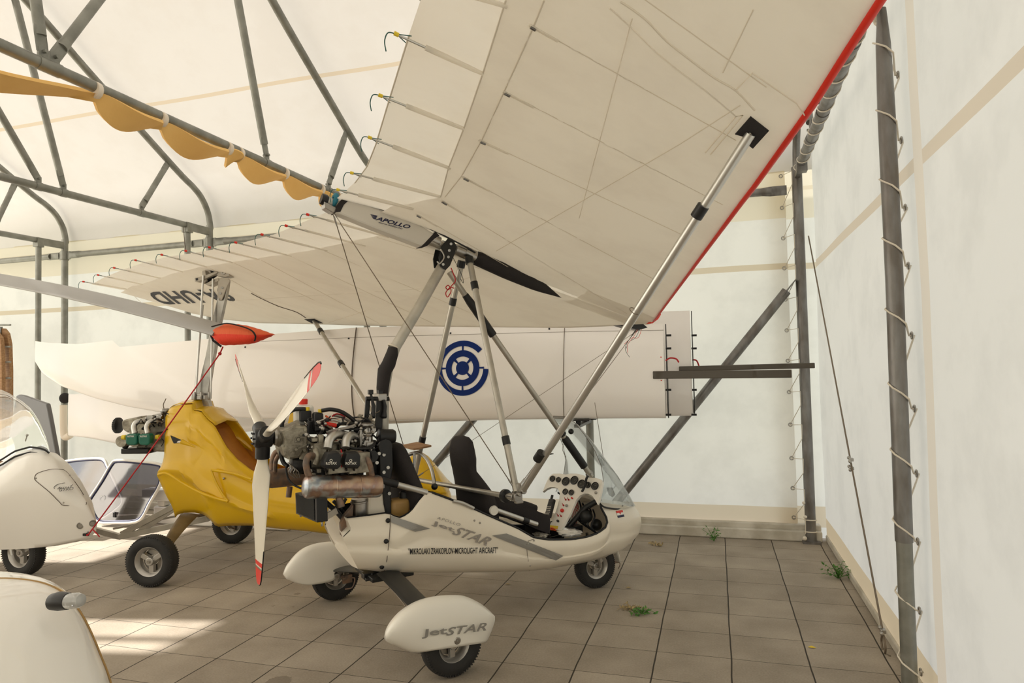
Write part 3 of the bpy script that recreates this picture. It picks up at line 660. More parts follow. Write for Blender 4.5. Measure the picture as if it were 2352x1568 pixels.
# ---- hull panel joints, screws, decals
Zs = lambda X, Y: (640+X/2.735, 1080+Y/2.735)
gs = np.array([[p for p in r_] for r_ in rows])
flat = gs.reshape(-1, 3)
def side_y(x, z):
    d = (flat[:, 0]-x)**2 + (flat[:, 2]-z)**2; i = np.argsort(d)[:9]; A_ = np.stack([np.ones(9), flat[i, 0]-x, flat[i, 2]-z], 1)
    return float(np.linalg.lstsq(A_, flat[i, 1], rcond=None)[0][0])
def on_side(px, py, off=.004):
    y = -.28
    for _ in range(6):
        p = P(px, py, 1, y); y = side_y(p[0], p[2])
    p = P(px, py, 1, y-off-.007); return p
b = MB(); b.tube([on_side(*Zs(x, y), .003) for x, y in ((702, 272), (701, 350), (695, 430), (680, 560), (662, 632))], .0022, 5); part(b, 'panel_joint', 'rope')
b = MB(); b.tube([on_side(*Zs(x, y), .003) for x, y in ((1605, 430), (1570, 442), (1558, 465), (1560, 500), (1568, 570), (1575, 628))], .0018, 5); part(b, 'panel_joint', 'rope')
for x, y in ((687, 315), (675, 445), (648, 605)):
    c = on_side(*Zs(x, y), .0); MB().ball(c, .015, sc=1).build('latch_hole', 'black', pod)
for x, y in ((1566, 461), (1604, 440), (1580, 597), (1230, 314), (1264, 329)):
    MB().ball(on_side(*Zs(x, y), .0), .0065).build('screw', 'steel', pod)
def decal_poly(pxs, name, m, lab=None, n=6):
    # four-sided stripe draped on the side of the hull
    A_, B_, C_, D_ = [np.array(Zs(*q)) for q in pxs]; rows_ = [[on_side(*lerp(lerp(A_, B_, u), lerp(D_, C_, u), v), .0045) for v in np.linspace(0, 1, n)] for u in np.linspace(0, 1, 12)]
    b = MB(); b.grid(rows_); o = b.build(name, m, pod, smooth=False, fix=False)
    if lab: o['label'] = lab
decal_poly([(706, 283), (952, 366), (858, 385), (706, 326)], 'stripe', 'greyd', 'grey flash behind the lettering')
decal_poly([(1432, 396), (1790, 537), (1742, 566), (1340, 410)], 'stripe', 'greyd', 'grey flash ahead of the lettering')
def side_text(s, a, bx, cpt, name, m, **k):
    """a = start of the base line, bx = its end, cpt = top of the first letter (zoom pixels)"""
    a, bx, cpt = [np.array(Zs(*q)) for q in (a, bx, cpt)]
    vs_, fs = text_faces(s, **k); b = MB()
    b.add([on_side(*(a + (bx-a)*u + (cpt-a)*v), .005) for u, v in vs_], fs); return b.build(name, m, pod, smooth=False, fix=False)
side_text('"MIKROLAKI ZRAKOPLOV-MICROLIGHT AIRCRAFT"', (816, 528), (1378, 520), (816, 489), 'lettering', 'ink', bold=.012)
side_text('APOLLO', (994, 305), (1136, 350), (1004, 289), 'lettering', 'greyl', space=1.25)
side_text('Jet', (958, 346), (1100, 396), (968, 312), 'lettering', 'greyl', bold=.025)
side_text('STAR', (1085, 400), (1305, 475), (1130, 352), 'lettering', 'greyl', bold=.02, shear=.2)
# small flag: red, white, blue with a crest
F0, F1, F2, F3 = (2119, 255), (2160, 248), (2173, 290), (2132, 298)
for k, m_ in enumerate(('red', 'gwhite', 'bluein')):
    L0, L1 = lerp(V(F0), V(F3), k/3), lerp(V(F0), V(F3), (k+1)/3); R0, R1 = lerp(V(F1), V(F2), k/3), lerp(V(F1), V(F2), (k+1)/3)
    b = MB(); b.add([on_side(*Zs(*q)) for q in (L0, R0, R1, L1)], [(0, 1, 2, 3)]); o = b.build('flag_band', m_, pod, smooth=False, fix=False)
b = MB(); cr = on_side(*Zs(2145, 270), .005); b.box(cr, (.012, .002, .018)); b.build('flag_crest', 'red', pod)

# ---- seats
def pad(secs, name, m='blackf', n=20, lab=None):
    """sections (centre, half width along y, half thickness along x)"""
    b = MB(); rows_ = []
    for c, hw, ht in secs:
        c = np.array(c, float); rows_.append([c + V([ht*math.copysign(abs(math.sin(a))**.8, math.sin(a)), hw*math.copysign(abs(math.cos(a))**.75, math.cos(a)), 0]) for a in np.linspace(0, 2*math.pi, n+1)[:-1]])
    b.grid(rows_, closev=True, capu=True); o = part(b, name, m, ang=70)
    if lab: o['label'] = lab
    return o
def pad_px(lst, ht):
    return [(P(x, y, 1, 0), w/204/2, h) for (x, y, w), h in zip(lst, ht)]
pad(pad_px([(1061, 1000, 10), (1061, 1003, 36), (1061, 1012, 52), (1061, 1030, 60), (1063, 1050, 62), (1064, 1066, 61), (1066, 1078, 60), (1072, 1090, 70), (1080, 1106, 84), (1088, 1124, 96), (1094, 1150, 102), (1098, 1180, 100)], [.01, .03, .045, .055, .06, .055, .05, .055, .06, .07, .08, .08]), 'seat_back', lab='black front seat back with headrest')
pad(pad_px([(907, 1015, 10), (907, 1018, 40), (907, 1030, 58), (911, 1050, 72), (918, 1075, 86), (926, 1100, 98), (934, 1130, 104), (940, 1160, 104)], [.01, .03, .05, .06, .06, .06, .07, .08]), 'seat_back', lab='black rear seat back')
b = MB(); rows_ = []
for x, y, hw in ((1088, 1128, .20), (1130, 1140, .21), (1170, 1152, .21), (1205, 1168, .20), (1232, 1178, .18), (1236, 1192, .16), (1224, 1215, .12)):
    c = P(x, y, 1, 0); rows_.append([c+V([0, hw*math.cos(a), (-.02+.03*abs(math.cos(a))) if math.sin(a) > 0 else -.12]) for a in np.linspace(0, 2*math.pi, 17)[:-1]])
b.grid(rows_, closev=True, capu=True); part(b, 'seat_cushion', 'blackf', ang=70)
b = MB(); rows_ = []
for x, y, hw in ((935, 1140, .20), (985, 1148, .23), (1040, 1165, .23), (1075, 1178, .22)):
    c = P(x, y, 1, 0); rows_.append([c+V([0, hw*math.cos(a), (0 if math.sin(a) > 0 else -.12)]) for a in np.linspace(0, 2*math.pi, 17)[:-1]])
b.grid(rows_, closev=True, capu=True); part(b, 'seat_cushion', 'blackf', ang=70)
b = MB(); b.tube(smooth_path([P(1176, 1158, 1, -.12), P(1205, 1160, 1, -.12), P(1228, 1168, 1, -.10)]), .03, 10); part(b, 'lap_strap', 'blackf')

# ---- tubes of the cockpit frame
def tub(name, a, c, r, m='alu', par=None, **k): b = MB(); b.tube([a, c], r, 16); return b.build(name, m, par or trike, **k)
fr = tub('seat_rail', P(885, 1105, 1, -.26), P(980, 1131, 1, -.26), .019)
tub('rail_sleeve', P(868, 1101, 1, -.26), P(912, 1112, 1, -.26), .024, 'black', fr)
fr = tub('side_rail', P(1130, 1168, 1, -.245), P(1233, 1204, 1, -.245), .018)
b = MB(); b.lathe([(.030, -.012), (.034, 0), (.030, .012)], P(1134, 1172, 1, -.262), (0, 1, 0), 20); b.build('rail_end_plate', 'fair', fr)
tub('rail_sleeve', P(1200, 1192, 1, -.245), P(1213, 1197, 1, -.245), .021, 'black', fr)
b = MB(); b.tube(smooth_path([P(1040, 1150, 1, -.275), P(1062, 1155, 1, -.275), P(1088, 1167, 1, -.28)]), .012, 10); part(b, 'grab_handle', 'alu')
# hoop behind the passenger, with a plywood board lying across
hoop = [P(925, 1065, 1, .22), P(930, 1050, 1, .22), P(945, 1042, 1, .2), P(962, 1040, 1, .16), P(978, 1052, 1, .10), P(990, 1075, 1, .03), P(996, 1100, 1, -.05), P(997, 1122, 1, -.10)]
b = MB(); b.tube(smooth_path(hoop, 8), .0125, 12); part(b, 'roll_hoop', 'alu')
MB().ball(P(998, 1117, 1, -.12), .022).build('hoop_knob', 'black', trike)
cs = [P(919, 1026, 1, .33), P(955, 1019, 1, .12), P(990, 1025, 1, .0), P(950, 1034, 1, .24)]; zb = P(955, 1030, 1, .18)[2]
cs = [T.see(x, y, 2, zb) for x, y in ((919, 1026), (958, 1018), (991, 1026), (951, 1034))]
b = MB(); b.prism(cs, (0, 0, .012)); o = b.build('plywood_board', 'wood', None, smooth=False); o.location = T.o; o.rotation_euler = (0, 0, rad(48)); tag(o, 'small plywood board lying on the chrome hoop behind the passenger seat', 'board')
tub('hoop_stay', P(952, 1040, 1, .16), P(950, 1090, 1, .16), .010)

# ---- mast with padded sleeve
mt_ = [P(880, 1180, 1, 0), P(880, 985, 1, 0), P(881, 905, 1, 0), P(890, 850, 1, 0), P(908, 797, 1, 0), P(960, 710, 1, 0), P(1022, 600, 1, 0)]
b = MB(); b.tube(mt_, .036, 20); mast = part(b, 'mast', 'alud')
rows_ = []
for (lx, rx, y) in ((889, 918, 797), (883, 918, 812), (872, 912, 836), (863, 904, 850), (862, 900, 870), (861, 897, 890), (862, 895, 908)):
    a = P(lx, y, 1, -.0); c = P(rx, y+1.5, 1, -.0); r = np.linalg.norm(c-a)/2*.92; m0 = (a+c)/2
    rows_.append((m0, r))
b = MB(); b.tube([q for q, _ in rows_], [r for _, r in rows_], 18, flat=.8); b.build('padded_sleeve', 'blackf', mast)
b = MB(); b.torus(rows_[0][0]+V([0, 0, .005]), (.5, 0, 1), .036, .006); b.build('sleeve_tie', 'cord', mast)
b = MB(); b.box(P(873, 912, 1, -.03), (.06, .10, .05)); b.build('sleeve_base', 'steel', mast, bevel=.006)
# mast head bracket at the keel
b = MB(); hp = [P(x, y, 1, -.05) for x, y in ((1030, 546), (1041, 550), (1050, 566), (1044, 585), (1034, 610), (1024, 620), (1010, 610), (1008, 590), (1014, 565))]
b.prism(hp, (0, .008, 0)); b.prism([q+V([0, .095, 0]) for q in hp], (0, .008, 0))
hb = part(b, 'hang_bracket', 'blackm', smooth=False, bevel=.003)
b = MB()
for x, y in ((1036, 560), (1032, 575), (1030, 590), (1018, 607)): b.cyl(P(x, y, 1, -.062), P(x, y, 1, .062), .010, n=8)
b.build('bolts', 'steel', hb)
b = MB(); b.tube(smooth_path([P(1012, 572, 1, -.055), P(1020, 590, 1, -.062), P(1010, 605, 1, -.06), P(1004, 600, 1, -.055)]), .006, 8); b.build('safety_loop', 'steel', hb)

# ---- keel tube and its fabric
b = MB(); k0, k1 = P(752, 462, 1, 0), P(1482, 744, 1, 0); kd = (k1-k0)/np.linalg.norm(k1-k0); b.tube([k0, lerp(k0, k1, .55)], .031, 20); keel = part(b, 'keel_tube', 'alud')
b = MB(); b.tube([P(985, 546, 1, 0), P(1008, 556, 1, 0)], .040, 20); b.tube([P(1045, 572, 1, 0), P(1066, 580, 1, 0)], .042, 20); b.tube([P(1066, 578, 1, 0), P(1090, 590, 1, 0)], .046, 20); b.build('keel_collar', 'steel', keel)
b = MB(); b.lathe([(.033, -.01), (.038, 0), (.036, .03)], P(748, 460, 1, 0), -kd, 20); b.build('keel_end_cap', 'black', keel)
b = MB(); b.torus(P(768, 460, 1, 0), kd, .036, .016, 24, 8); b.build('teal_strap', 'teal', keel)
b = MB(); b.prism([P(x, y, 1, -.035) for x, y in ((744, 462), (780, 480), (776, 488), (762, 487), (746, 477))], (0, .07, 0)); b.build('tail_bracket', 'steel', keel, bevel=.004)
sl = [P(x, y, 1, -.045) for x, y in ((789, 452), (846, 470), (905, 492), (950, 508), (1010, 542), (998, 552), (970, 566), (964, 563), (860, 524), (770, 487), (776, 470))]
b = MB(); b.prism(sl, (0, .09, 0)); kp = part(b, 'keel_pocket', 'keelc', smooth=False, bevel=.012)
b = MB(); b.tube([P(x, y, 1, -.047) for x, y in ((789, 451), (846, 469), (905, 491), (950, 507), (1006, 534), (1080, 572), (1092, 580))], .006, 8); b.build('black_piping', 'black', kp)
b = MB(); b.prism([P(x, y, 1, -.048) for x, y in ((789, 453), (801, 460), (790, 470), (782, 486), (770, 487), (775, 470))], (0, .096, 0)); b.build('pocket_end_band', 'blackf', kp, smooth=False)
b = MB(); b.prism([P(x, y, 1, -.048) for x, y in ((1010, 541), (998, 548), (982, 564), (968, 566), (985, 548), (1000, 532))], (0, .096, 0)); b.build('pocket_end_band', 'blackf', kp, smooth=False)
Zk = lambda X, Y: (680+X/3.675, 400+Y/3.675)
def key_text(s, a, bx, cp, m, **k):
    a, bx, cp = [np.array(Zk(*q)) for q in (a, bx, cp)]; vs_, fs = text_faces(s, **k); b = MB(); b.add([P(*(a+(bx-a)*u+(cp-a)*v), 1, -.0475) for u, v in vs_], fs); return b.build('lettering', m, kp, smooth=False, fix=False)
key_text('APOLLO', (668, 385), (952, 462), (690, 355), 'bluein', bold=.03, shear=.15)
key_text('www.halley.hu', (694, 415), (896, 470), (699, 398), 'bluein', bold=.01, shear=.3)
b = MB()
for k in range(4): b.add([P(*Zk(*q), 1, -.0475) for q in ((625+k*7, 337+k*11), (690-k*3, 350+k*8), (680-k*3, 356+k*8), (634+k*7, 345+k*11))], [(0, 1, 2, 3)])
b.build('wing_mark', 'bluein', kp, smooth=False, fix=False)
# black zip cover ahead of the hang point
fc = [P(x, y, 1, -.0) for x, y in ((1083, 590), (1096, 577), (1108, 575), (1180, 612), (1245, 645), (1290, 684), (1230, 668), (1160, 640), (1080, 604))]
top_ = resample([fc[i] for i in (0, 1, 2, 3, 4, 5)], 14); bot_ = resample([fc[i] for i in (0, 8, 7, 6, 5)], 14); b = MB(); rows_ = []
for i in range(14):
    m0 = (top_[i]+bot_[i])/2; h = (top_[i]-bot_[i])/2; w = .055*math.sin(math.pi*min(1, .25+.75*i/13)); rows_.append([m0 + h*math.cos(a) + V([0, w*math.sin(a), 0]) for a in np.linspace(0, 2*math.pi, 17)[:-1]])
b.grid(rows_, closev=True, capu=True); part(b, 'keel_fairing', 'blackf', ang=70)

# ---- front strut
s0, s1 = P(1032, 625, 1, 0), P(1358, 1094, 1, 0); fs_ = tub('front_strut', s0, s1, .021, 'alud')
st = lambda t: lerp(s0, s1, t)
b = MB(); b.tube([st(.10), st(.135), st(.285)], [.024, .030, .030], 16); b.build('foam_sleeve', 'black', fs_)
b = MB(); b.tube([st(.79), st(.80), st(.945)], [.024, .031, .031], 16); b.build('foam_sleeve', 'black', fs_)
b = MB(); b.tube([st(.755)+V([0, -.01, 0]), st(.775)], .034, 14); b.build('strut_clip', 'black', fs_)
MB().ball(st(.785)+V([.06, -.02, .035]), .022).build('strut_knob', 'black', fs_)
b = MB(); b.lathe([(.03, -.01), (.03, .01)], st(.985), (0, 1, 0), 14); b.cyl(st(.985)+V([0, -.03, 0]), st(.985)+V([0, .03, 0]), .01, n=8); b.build('strut_fitting', 'steel', fs_)

# ---- control frame
CN, CF = P(1186, 1128, 1, -.60), P(950, 1100, 1, .60); TN, TF = P(1078, 596, 1, -.05), P(1060, 604, 1, .06)
un = tub('control_frame_upright', TN, CN, .0215, 'alud'); uf = tub('control_frame_upright', TF, CF, .0215, 'alud')
for o, a, c, ts in ((un, TN, CN, (.125, .80)), (uf, TF, CF, (.17, .81))):
    for t_ in ts: b = MB(); p = lerp(a, c, t_); d = (c-a)/np.linalg.norm(c-a); b.tube([p-d*.028, p+d*.028], .026, 14); b.build('black_band', 'black', o)
    b = MB(); b.tube([lerp(a, c, -.01), lerp(a, c, .02)], .03, 12); b.build('upright_knuckle', 'blackm', o)
bb = tub('base_bar', CN+V([-.02, 0, -.035]), CF, .0165, 'alud')
m0 = CN+V([-.02, 0, -.035]); d = (CF-m0)/np.linalg.norm(CF-m0)
b = MB(); b.lathe([(.018, -.02), (.042, -.012), (.042, .012), (.018, .02)], m0+d*.085, d, 20); b.build('bar_collar', 'black', bb)
b = MB(); b.tube([m0+d*.0, m0+d*.05], .022, 14); b.box(m0+V([.02, 0, .0]), (.06, .05, .05)); b.box(m0+V([.03, -.0, .05]), (.035, .04, .07)); b.cyl(m0+V([.02, -.045, .02]), m0+V([.02, .045, .02]), .013, n=10); b.lathe([(.02, -.03), (.02, .03)], m0+V([.05, -.02, .04]), (0, 1, 0), 14); b.box(m0+V([.03, -.01, -.03]), (.05, .035, .02)); b.build('corner_fitting', 'steel', bb, bevel=.004)

# ---- wheels
def wheel(parent, c, ax, R, w, rimr, spokes=3, disc=True, name='wheel', flat=.0, o3=None):
    ax = np.array(ax, float); ax /= np.linalg.norm(ax); c = np.array(c, float); u, v_ = perp(ax)
    hw = w/2; pr = [(rimr, -hw*.72), (rimr+.01, -hw*.86), (lerp(rimr, R, .45), -hw), (R-.025, -hw*.93), (R-.008, -hw*.74), (R, -hw*.4), (R+.002, 0), (R, hw*.4), (R-.008, hw*.74), (R-.025, hw*.93), (lerp(rimr, R, .45), hw), (rimr+.01, hw*.86), (rimr, hw*.72)]
    b = MB(); b.lathe(pr, c, ax, 56, True)
    for k in range(64):
        a = 2*math.pi*k/64; d = math.cos(a)*u+math.sin(a)*v_; e = np.cross(ax, d)
        for s in (-1, 1): b.box(c+d*(R-.0155)+ax*s*hw*.66, (.018, .008, .024), np.stack([d, e, ax], 1))
    ty_ = b.build(name, 'rubber', parent, ang=35)
    if flat:      # the soft tyre settles on the floor
        for q in ty_.data.vertices:
            if q.co.z < flat: q.co.z = flat
    b = MB(); b.lathe([(rimr*.93, -hw*.62), (rimr*1.04, -hw*.82), (rimr*1.0, -hw*.55), (rimr*.86, -hw*.3), (rimr*.86, hw*.3), (rimr*1.0, hw*.55), (rimr*1.04, hw*.82), (rimr*.93, hw*.62), (rimr*.80, hw*.3), (rimr*.80, -hw*.3)], c, ax, 44, True)
    for k in range(spokes):
        a = 2*math.pi*k/spokes+.5; d = math.cos(a)*u+math.sin(a)*v_; e = np.cross(ax, d)
        b.box(c+d*rimr*.52, (rimr*.78, rimr*.34, w*.30), np.stack([d, e, ax], 1))
    b.lathe([(rimr*.27, -hw*.7), (rimr*.30, -hw*.5), (rimr*.30, hw*.5), (rimr*.27, hw*.7)], c, ax, 24)
    rim = b.build('rim', 'rim', ty_, bevel=.003)
    b = MB()
    for s in (-1, 1): b.cyl(c+ax*s*hw*.7, c+ax*s*hw*.85, rimr*.12, n=10)
    b.build('axle_nut', 'steel', rim)
    if disc: b = MB(); b.lathe([(rimr*.35, hw*.42), (rimr*.78, hw*.42), (rimr*.78, hw*.47), (rimr*.35, hw*.47)], c, ax, 36, True); b.build('brake_disc', 'steel', rim)
    return ty_
WN = P(1036, 1476, 1, -.81); WFz = P(770, 1322, 1, .81); WNo = T.see(1377, 1352, 2, 0)
rN = WN[2]-.0; wheel(trike, (WN[0], -.81, rN), (0, 1, 0), rN, .115, rN*.52, name='main_wheel')
rF = rN; wheel(trike, (WFz[0], .81, rN), (0, 1, 0), rN, .115, rN*.52, name='main_wheel')
rO = .166; NY = -.09; wheel(trike, (WNo[0], NY, rO), (.12, 1, 0), rO, .095, rO*.55, name='nose_wheel')
def spat(top, bot, left, right, yc, hw, name, nu=44, nv=16):
    g = coons(smooth_path(top, 5), smooth_path(bot, 4), left, right, nu, nv); A_, B_ = [], []
    for i in range(nu):
        u = i/(nu-1); fu = math.sqrt(max(0, 1-abs(2*u-1)**3.2)); ra, rb_ = [], []
        for j in range(nv):
            v = j/(nv-1); h = hw*fu*math.sqrt(max(0, 1-(1-v)**3)); s = -1
            p = P(*g[i, j], 1, yc-h); ra.append(p); rb_.append(V([p[0], yc+h, p[2]]))
        A_.append(ra); B_.append(rb_)
    b = MB(); b.grid([list(reversed(x)) + y[0:] for x, y in zip(A_, B_)]); return part(b, name, 'fair', solid=.005, ang=60), g
spN, gN = spat([Zs(*q) for q in ((665, 1050), (700, 980), (770, 900), (840, 850), (910, 815), (1000, 791), (1090, 785), (1165, 791), (1250, 828), (1310, 870), (1357, 918))],
               [Zs(*q) for q in ((875, 1143), (1000, 1125), (1100, 1110), (1200, 1095), (1280, 1082), (1308, 1070))],
               [Zs(*q) for q in ((665, 1050), (672, 1068), (700, 1082), (760, 1110), (830, 1140), (875, 1143))],
               [Zs(*q) for q in ((1357, 918), (1357, 945), (1335, 1010), (1308, 1070))], -.81, .085, 'wheel_spat')
def spat_text(s, a, bx, cp, **k):
    a, bx, cp = [np.array(Zs(*q)) for q in (a, bx, cp)]; vs_, fs = text_faces(s, **k); b = MB(); b.add([P(*(a+(bx-a)*u+(cp-a)*v), 1, -.9045+.02*abs(2*u-1)**2*0) for u, v in vs_], fs); return b.build('lettering', 'greyd', spN, smooth=False, fix=False)
spat_text('Jet', (898, 1058), (1055, 1040), (905, 1000), bold=.025)
spat_text('STAR', (1050, 1040), (1305, 1005), (1060, 988), bold=.02, shear=.2)
b = MB(); c = P(*Zs(1124, 1070), 1, -.898); b.lathe([(.020, .0), (.016, -.004), (.010, -.004)], c, (0, 1, 0), 20); b.cyl(c, c-V([0, .012, 0]), .007, n=6); b.build('axle_bolt', 'steel', spN)
spF, _ = spat([Zs(*q) for q in ((28, 650), (60, 590), (130, 510), (200, 470), (300, 450), (400, 448), (480, 465), (540, 500), (580, 540))],
              [Zs(*q) for q in ((110, 705), (200, 718), (345, 690), (352, 640), (430, 620), (565, 610))],
              [Zs(*q) for q in ((28, 650), (50, 680), (110, 705))], [Zs(*q) for q in ((580, 540), (580, 580), (565, 610))], .81, .08, 'wheel_spat')
b = MB(); c = P(*Zs(430, 680), 1, .73); b.box(c, (.07, .03, .06)); b.tube(smooth_path([c, c+V([.05, -.02, .0]), c+V([.03, -.03, -.06]), c+V([-.02, -.01, -.07])]), .006, 6); b.cyl(c+V([-.03, -.03, .01]), c+V([-.03, .03, .01]), .013, n=10); part(b, 'brake_caliper', 'rust', bevel=.004)
b = MB(); c = P(*Zs(2115, 560), 1, -.05); b.box(c, (.05, .03, .05)); b.tube(smooth_path([c, c+V([.03, -.02, -.03]), c+V([.01, -.02, -.07])]), .004, 6); part(b, 'brake_caliper', 'rust', bevel=.004)
b = MB(); rows_ = []
for k in range(10):
    a = rad(62-k*13); rows_.append([V([WNo[0]+.02+(rO+.025)*math.sin(a+.5), y, rO+(rO+.03)*math.cos(a+.5)]) for y in (NY-.055, NY-.03, NY+.03, NY+.055)])
b.grid(rows_); part(b, 'nose_fender', 'fair', solid=.004)
b = MB(); b.tube([V([WNo[0], NY-.06, rO]), V([WNo[0]-.02, NY-.05, rO+.24])], .012, 10); b.tube([V([WNo[0], NY+.06, rO]), V([WNo[0]-.02, NY+.06, rO+.24])], .012, 10); b.tube([V([WNo[0], NY-.065, rO]), V([WNo[0], NY+.065, rO])], .01, 10); part(b, 'nose_fork', 'steel')
# landing gear legs
def leg(pxs, y0, y1):
    a0, a1, c0, c1 = [T.see(*Zs(*q), 1, y) for q, y in zip(pxs, (y0, y0, y1, y1))]; b = MB(); rows_ = []
    for t_ in np.linspace(0, 1, 8):
        L_, R_ = lerp(a0, c0, t_), lerp(a1, c1, t_); m0 = (L_+R_)/2; h = (R_-L_)/2; rows_.append([m0+h*math.cos(a)+V([0, 0, .016*math.sin(a)]) for a in np.linspace(0, 2*math.pi, 15)[:-1]])
    b.grid(rows_, closev=True, capu=True); return part(b, 'landing_gear_leg', 'blackm', ang=60)
leg([(615, 650), (760, 635), (822, 862), (960, 835)], -.18, -.74)
leg([(520, 640), (640, 622), (332, 632), (455, 600)], .15, .76)
b = MB(); c = P(*Zs(575, 655), 1, -.05); b.box(c, (.10, .06, .035)); b.cyl(c+V([-.05, -.05, -.01]), c+V([.05, -.05, -.01]), .012, n=10); b.cyl(c+V([0, -.04, -.03]), c+V([0, -.04, .02]), .010, n=8); b.box(c+V([.03, -.02, -.03]), (.03, .03, .03)); part(b, 'gear_bracket', 'blackm', bevel=.004)
b = MB(); b.box(V([.0, 0, P(*Zs(640, 632), 1, 0)[2]]), (.28, .34, .03)); part(b, 'gear_crossbeam', 'blackm', bevel=.006)
b = MB(); b.tube([P(*Zs(640, 660), 1, -.2), P(*Zs(770, 815), 1, -.6), P(*Zs(800, 855), 1, -.66)], .004, 6); part(b, 'brake_line', 'cable')

# ---- engine
Z4 = lambda X, Y: (560+X/3.408, 780+Y/3.408)
E_ = lambda X, Y, y=0.: P(*Z4(X, Y), 1, y)
def pr_(pxs, y0, y1, name, m, par=None, bevel=.006, smooth=False):
    b = MB(); b.prism([E_(x, y, y0) for x, y in pxs], (0, y1-y0, 0)); return b.build(name, m, par or trike, smooth=smooth, bevel=bevel)
def hose(pts, r, name, m, par=None, n=10):
    b = MB(); b.tube(smooth_path([E_(*p) for p in pts], 7), r, n); return b.build(name, m, par or trike)
core = pr_([(440, 800), (560, 770), (700, 800), (900, 790), (960, 850), (960, 1030), (880, 1060), (520, 1060), (430, 1010)], -.10, .16, 'engine_crankcase', 'cast')
label(core, 'grey cast engine block')
b = MB(); prof_ = [(.028, 0), (.045, .01), (.045, .035), (.06, .05)]
gb = pr_([(290, 712), (330, 700), (395, 668), (500, 678), (505, 870), (470, 880), (440, 928), (345, 938), (318, 905), (300, 850), (320, 790)], -.11, .11, 'gearbox', 'cast', None, .016)
for x, y in ((312, 722), (302, 832), (428, 780), (410, 860), (480, 700), (350, 925), (395, 680), (475, 865)): MB().cyl(E_(x, y, -.11), E_(x, y, -.128), .009, n=8).build('bolt', 'cast', gb)
b = MB(); b.torus(E_(428, 780, -.112), (0, 1, 0), .018, .004, 20, 6); b.bar(E_(420, 850, -.112), E_(490, 820, -.112), .008, .01); b.bar(E_(400, 800, -.112), E_(490, 735, -.112), .008, .01); b.build('gearbox_ribs', 'cast', gb)
b = MB(); b.lathe([(.05, 0), (.062, .02), (.062, .05), (.085, .09), (.10, .13)], E_(250, 765, 0), (1, 0, 0), 28); b.build('gearbox_nose', 'cast', gb)
b = MB()
for x0 in (560, 690, 830):
    b.lathe([(.018, 0), (.024, .02), (.018, .04)], E_(x0, 840, -.12), (0, -1, 0), 14)
for k in range(10): b.box(E_(640+k*26, 850, -.12), (.006, .05, .05))
b.box(E_(585, 870, -.16), (.07, .09, .10)); b.box(E_(600, 800, -.17), (.03, .04, .09)); b.build('casting_detail', 'cast', core, bevel=.006)
for X0, pts in ((610, [(640, 880), (730, 868), (752, 900), (750, 985), (722, 1012), (625, 1004), (606, 985), (612, 940)]), (765, [(790, 880), (882, 873), (903, 900), (900, 985), (880, 1008), (778, 1000), (765, 962), (770, 930)])):
    # finned cylinder, head and rocker cover
    cx_ = (pts[0][0]+pts[4][0])/2; b = MB(); a = E_(cx_, 940, -.10); a2 = E_(cx_, 940, -.25); a2 = V([a[0], -.25, a[2]])
    b.cyl(a, a2, .052, n=24)
    for k in range(7): b.lathe([(.07, 0), (.07, .004)], V([a[0], -.12-.018*k, a[2]]), (0, 1, 0), 24)
    b.box(V([a[0], -.255, a[2]]), (.13, .05, .12)); cyo = b.build('cylinder', 'cast', core, bevel=.002)
    rc = MB(); rows_ = []
    ctr = sum(np.array(p, float) for p in pts)/len(pts); P3 = [E_(*p, -.30) for p in pts]; c3 = sum(P3)/len(P3)
    for s_, y in ((1.0, -.275), (1.0, -.30), (.97, -.325), (.88, -.342), (.5, -.348)): rows_.append([V([c3[0]+(q[0]-c3[0])*s_, y, c3[2]+(q[2]-c3[2])*s_]) for q in P3])
    rc.grid(rows_, closev=True, capu=True); rco = rc.build('rocker_cover', 'black', trike, ang=35, bevel=.004)
    tx, ty = cx_-38, 978; vs_, fs = text_faces('ROTAX', bold=.02); b = MB(); b.add([E_(tx+85*u, ty-20*v-2*u, -.3495) for u, v in vs_], fs); b.build('lettering', 'fair', rco, smooth=False, fix=False)
    b = MB(); b.torus(E_(cx_+2, 945, -.349), (0, 1, 0), .007, .002, 14, 6); b.build('cover_screw', 'fair', rco)
# far bank: simple covers on the other side of the engine
for cx_ in (660, 800):
    a = E_(cx_, 905, .16); b = MB(); b.cyl(a, a+V([0, .12, 0]), .06, n=24); b.box(a+V([0, .15, 0]), (.13, .07, .11)); b.build('cylinder', 'cast', core, bevel=.006)
hose([(655, 850, -.24), (672, 780, -.22), (720, 742, -.18), (800, 748, -.12), (860, 770, -.1)], .027, 'intake_pipe', 'alu', None, 16)
hose([(795, 845, -.24), (800, 790, -.22), (830, 750, -.18), (880, 765, -.12)], .027, 'intake_pipe', 'alu', None, 16)
b = MB(); b.box(E_(735, 745, -.14), (.12, .05, .04)); part(b, 'intake_balance', 'alu', bevel=.012)
